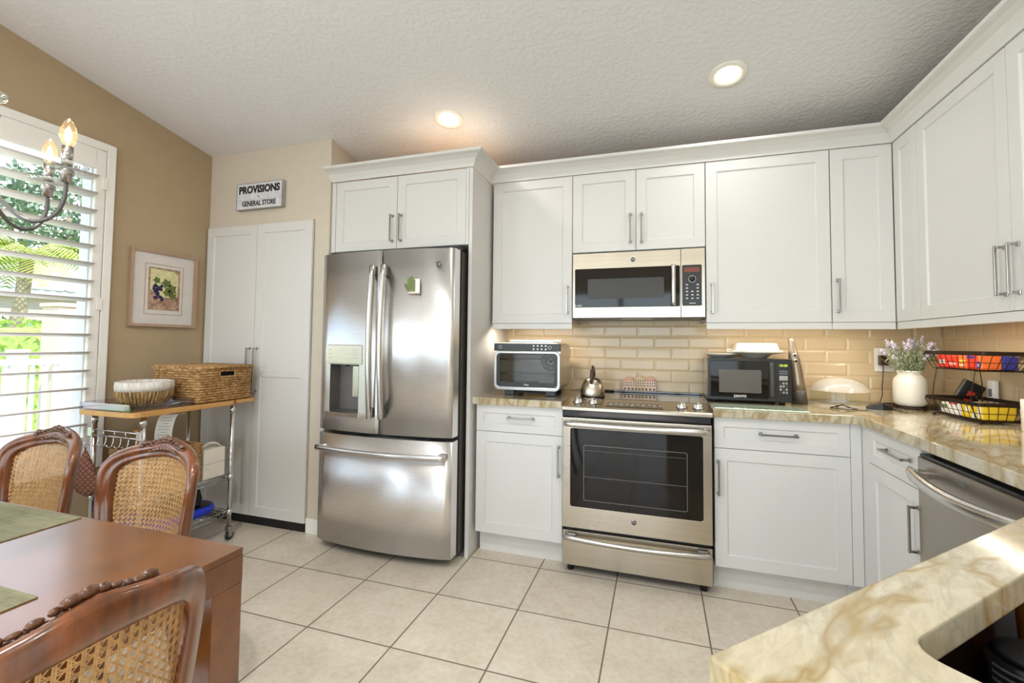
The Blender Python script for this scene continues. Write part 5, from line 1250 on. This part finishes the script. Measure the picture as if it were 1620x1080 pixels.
    m = MB(); m.tube([(-2.037, y, z) for y, z in rrect(-.415, -.309, Z + .146, Z + .186, .008, 3)], .006, 6, closed=True); m.build('handle_trim', 'seagrass', b, off=Lb)
    tr = thing('acrylic_tray', 'clear acrylic tray holding papers at the front of the cart top', 'tray', (-2.24, -.73, Z)); Lr = neg((-2.24, -.73, Z))
    m = MB(); m.box(-2.43, -2.04, -.900, -.565, Z, Z + .004)
    for a in ((-2.43, -2.426, -.900, -.565), (-2.044, -2.040, -.900, -.565), (-2.426, -2.044, -.900, -.896), (-2.426, -2.044, -.569, -.565)): m.box(*a, Z + .004, Z + .040)
    m.build('tray_body', 'acrylic', tr, off=Lr)
    m = MB(); m.box(-2.41, -2.10, -.894, -.866, Z + .0045, Z + .034, .004); tag(m.build('napkin_stack', 'paper'), 'flat stack of folded white papers standing at the front of the clear tray', 'papers')
    m = MB(); m.grid([[(-2.125 + .022 * i, -.640 + .016 * j, Z + .008 + .004 * i + .006 * math.sin(j)) for j in range(4)] for i in range(4)]); tag(m.build('paper_slip', 'paper'), 'crumpled white paper slip at the right end of the clear tray', 'paper')
    rb = thing('round_basket', 'round twig basket with a white corded rim on the cart top', 'basket', (-2.235, -.705, Z + .0045))
    m = MB(); n = 46
    for k in range(n):
        a = 2 * PI * k / n; c, s = math.cos(a), math.sin(a); e = .004 * math.sin(k * 2.3)
        m.tube([((.088) * c, .088 * s, .005), ((.108 + e) * c, (.108 + e) * s, .03), ((.122 - e) * c, (.122 - e) * s, .058), (.127 * c, .127 * s, .088)], .0058, 5)
    m.lathe([(0, .0), (.084, .0), (.088, .006), (0, .006)], seg=36); m.build('woven_body', 'twig', rb)
    m = MB(); R = []; n = 96
    for k in range(n):
        a = 2 * PI * k / n; r_ = .0022 * (1 if k % 2 else 0); c, s = math.cos(a), math.sin(a); R.append([((.130 + r_) * c, (.130 + r_) * s, .086), ((.132 + r_) * c, (.132 + r_) * s, .110), ((.130 + r_) * c, (.130 + r_) * s, .136), (.124 * c, .124 * s, .138), (.121 * c, .121 * s, .088)])
    m.grid(R, True, True); m.build('corded_rim', 'white_cord', rb)
    # hanging mitts
    def mitt(x, y, z, mat, label, rz, flare):
        t2 = thing('oven_mitt', label, 'oven mitt', (x, y, z), rz)
        m = MB(); o = [(0, 0), (.035, -.06), (.068, -.13), (.088, -.19), (.085, -.235), (.060, -.268), (.02, -.278), (-.03, -.262), (-.052, -.225), (-.078, -.185), (-.082, -.15), (-.055, -.10), (-.025, -.045)]
        rows = []
        for f, d in ((.02, .022), (.5, .021), (.85, .014), (1.0, 0), (.85, -.014), (.5, -.021), (.02, -.022)): rows.append([(.9 * px * f, d, .88 * (-.17 + (pz + .17) * f)) for px, pz in o])
        m.grid(rows, False, True); m.build('quilted_body', mat, t2)
        m = MB(); m.tube([(0, 0, -.004), (.010, 0, .018), (0, 0, .034), (-.010, 0, .018)], .003, 6, closed=True); m.build('hanging_loop', 'black_fabric', t2)
    mitt(X0 + .112, Y0 - .100, .672, 'mitt_brown', 'brown quilted oven mitt hanging from the hook rail of the cart', 0.25, 1)
    mitt(X0 + .165, Y0 - .034, .600, 'mitt_tan', 'tan oven mitt hanging behind the brown one on the cart', 0.1, 1)
    # middle shelf
    Z2 = .4045
    b2 = thing('open_basket', 'open woven seagrass basket on the middle shelf of the cart', 'basket', (-2.21, -.62, Z2)); L3 = neg((-2.21, -.62, Z2))
    m = ropes(-2.36, -2.045, -.79, -.505, Z2 + .004, Z2 + .23, 17); m.build('woven_body', 'seagrass', b2, off=L3)
    m = MB(); m.box(-2.35, -2.06, -.78, -.515, Z2 + .002, Z2 + .010); m.build('basket_floor', 'seagrass', b2, off=L3)
    m = MB(); m.tube([(-2.25, -.70, Z2 + .02), (-2.26, -.715, Z2 + .30), (-2.262, -.717, Z2 + .33)], [.008, .010, .022], 8)
    tag(m.build('wooden_spoon', 'maple'), 'wooden spoon standing in the open woven basket', 'utensil')
    r_ = thing('receipt', 'long curled white printed receipt rising from the woven basket on the cart', 'receipt', (-2.13, -.665, Z2 + .20))
    m = MB(); P = []
    for k in range(15):
        u = k / 14; P.append((.0 + .05 * u + .05 * max(0, u - .82) * 5, -.02 * math.sin(u * 3), .02 + .225 * u - max(0, u - .9) * .25))
    m.grid([[(p[0] - .028, p[1] - .028, p[2]), (p[0], p[1] - .003, p[2]), (p[0] + .028, p[1] + .028, p[2])] for p in P]); pp = m.build('paper_strip', 'paper', r_)
    m = MB()
    for k in range(11):
        p = P[3 + k // 1] if 3 + k < 15 else P[-1]; w = .018 if k % 3 else .010
        if k == 10: continue
        q = [(p[0] - w + .003, p[1] - w - .0025, p[2]), (p[0] + w + .003, p[1] + w - .0025, p[2])]
        m.quad(q[0], q[1], (q[1][0], q[1][1], q[1][2] + .002), (q[0][0], q[0][1], q[0][2] + .002))
    m.build('print_lines', 'ink_gray', pp)
    for k, lb in enumerate(('white cardboard box at the bottom of the stack on the middle cart shelf', 'white cardboard box stacked on another box on the middle cart shelf')):
        m = MB(); m.box(-2.35, -2.052, -.485, -.345, Z2 + .0005 + .088 * k, Z2 + .0870 + .088 * k, .003); tag(m.build('cardboard_box', 'white_card'), lb, 'box', 'white boxes on the cart')
    m = MB(); P0 = [(-2.10, -.46, Z2 + .1775), (-2.09, -.42, Z2 + .20), (-2.075, -.39, Z2 + .196), (-2.06, -.37, Z2 + .178)]
    for dx in (0, .014, .03): m.tube([(p[0] - dx, p[1] + dx * .6, p[2] + (.004 if 0 < i < 3 else .004)) for i, p in enumerate(P0)], .0045, 6)
    tag(m.build('folded_bag', 'white_cord'), 'small crumpled string bundle on top of the white boxes on the cart', 'string')
    # bottom shelf
    Z3 = .1865
    m = MB(); R = m.grid([[(x, y, z) for x, y in rrect(-2.385 + e, -2.047 - e, -.80 + e, -.352 - e, .10, 7)] for e, z in ((.03, Z3), (.008, Z3 + .012), (0, Z3 + .035), (.006, Z3 + .052), (.02, Z3 + .058))], False, True); m._f(R[0][::-1]); m._f(R[-1]); tag(m.build('storage_tub', 'blue_plastic'), 'flat blue plastic carrier lying on the bottom cart shelf', 'tub')
    m = MB(); m.prism(rrect(-2.31, -2.065, -.66, -.40, .03, 4), Z3 + .0585, Z3 + .0645); tag(m.build('dark_tray', 'black_plastic'), 'thin dark tray lying on the blue carrier', 'tray')
    m = MB(); m.grid([[(-2.15 + .085 * math.cos(a) * f, -.535 + .10 * math.sin(a) * f, Z3 + .065 + h + .006 * math.sin(5 * a)) for a in (2 * PI * k / 24 for k in range(24))] for f, h in ((1, .006), (1.05, .045), (.95, .085), (.6, .098), (.05, .10))], False, True); tag(m.build('fabric_bag', 'black_fabric'), 'black fabric bag lying on the blue carrier', 'bag')
cart()

# ------------------------------------------------------------------ on the walls
sg = thing('wall_sign', 'white plank sign with black lettering above the pantry closet', 'sign', (-2.115, YP, 2.145))
m = MB(); W_, H_ = .196, .176
for a, b_ in ((.0, .062), (.0635, .176)): m.box(-W_, W_, -.034, -.0005, a, b_, .0015)
bd = m.build('board', 'sign_white', sg)
m = MB(); m.box(-W_ + .001, W_ - .001, -.030, -.001, .0621, .0634); m.build('plank_groove', 'ink_gray', bd)
m = MB()
for x in (-1, 1): m.box(min(x * W_, x * (W_ + .004)) , max(x * W_, x * (W_ + .004)), -.036, -.0005, -.004, H_ + .004)
m.box(-W_ , W_ , -.036, -.0005, H_, H_ + .004); m.box(-W_, W_, -.036, -.0005, -.004, 0); m.build('edge_frame', 'sign_edge', sg)
text('PROVISIONS', .070, (.0, -.0348, .131), FRONT, 'ink', 'lettering', bd, bold=.003, sx=.92)
text('&', .020, (-.004, -.0348, .081), FRONT, 'ink_gray', 'lettering', bd)
text('GENERAL STORE', .049, (.0, -.0348, .034), FRONT, 'ink', 'lettering', bd, sx=.80, bold=.0012)
# framed picture on the left wall (faces +x)
pf = thing('framed_picture', 'framed grape vineyard print in a rose-gold frame on the tan wall', 'picture', (XW + .001, -.378, 1.317), PI / 2)
W_, H_ = .210, .488                     # local x runs along +y of the room, local -y faces the room
def fr_ring(m, a0, a1, y0, y1): m.prism([(-W_ + a0, a0), (W_ - a0, a0), (W_ - a0, H_ - a0), (-W_ + a0, H_ - a0)], y0, y1, [[(-W_ + a1, a1), (W_ - a1, a1), (W_ - a1, H_ - a1), (-W_ + a1, H_ - a1)]], ax='y')
m = MB(); fr_ring(m, 0, .008, -.026, 0); fr_ring(m, .008, .017, -.020, 0); m.build('frame', 'frame_rose', pf)
m = MB(); m.box(-W_ + .0175, W_ - .0175, -.010, -.002, .0175, H_ - .0175); m.build('mat_board', 'mat_board', pf)
m = MB(); o = [(-.121, .078), (.121, .078), (.121, .405), (-.121, .405)]; i_ = [(-.118, .081), (.118, .081), (.118, .402), (-.118, .402)]; m.prism(o, -.0112, -.0102, [i_], ax='y'); m.build('gilt_line', 'gilt', pf)
m = MB(); m.box(-.100, .100, -.0115, -.0102, .108, .382); pr = m.build('print', 'vineyard_print', pf)
m = MB(); m.prism([(-.090, .235), (.0, .190), (.085, .205), (.088, .345), (.06, .368), (-.09, .374)], -.0122, -.0117, ax='y'); m.build('print_sky', 'print_sky', pr)
m = MB()
for k in range(30):
    r_ = random.Random(k); x, z = -.045 + r_.uniform(-.028, .03), .235 + r_.uniform(-.06, .035); x *= (1 if z > .2 else .9); m.lathe([(0, -.001), (.009, -.0006), (.010, 0), (0, 0)], (x, -.0124, z), 10, 'y')
m.build('printed_grapes', 'grape', pr)
m = MB()
for (x, z, s) in ((.01, .285, .035), (.045, .25, .04), (-.05, .30, .026), (.055, .205, .03), (.015, .225, .03)):
    m.prism([(x + s * math.cos(a) * (1 if k % 2 else .6), z + s * math.sin(a) * (1 if k % 2 else .6)) for k, a in enumerate([2 * PI * q / 10 for q in range(10)])], -.0136, -.0126, ax='y')
m.build('printed_leaves', 'leaf_print', pr)
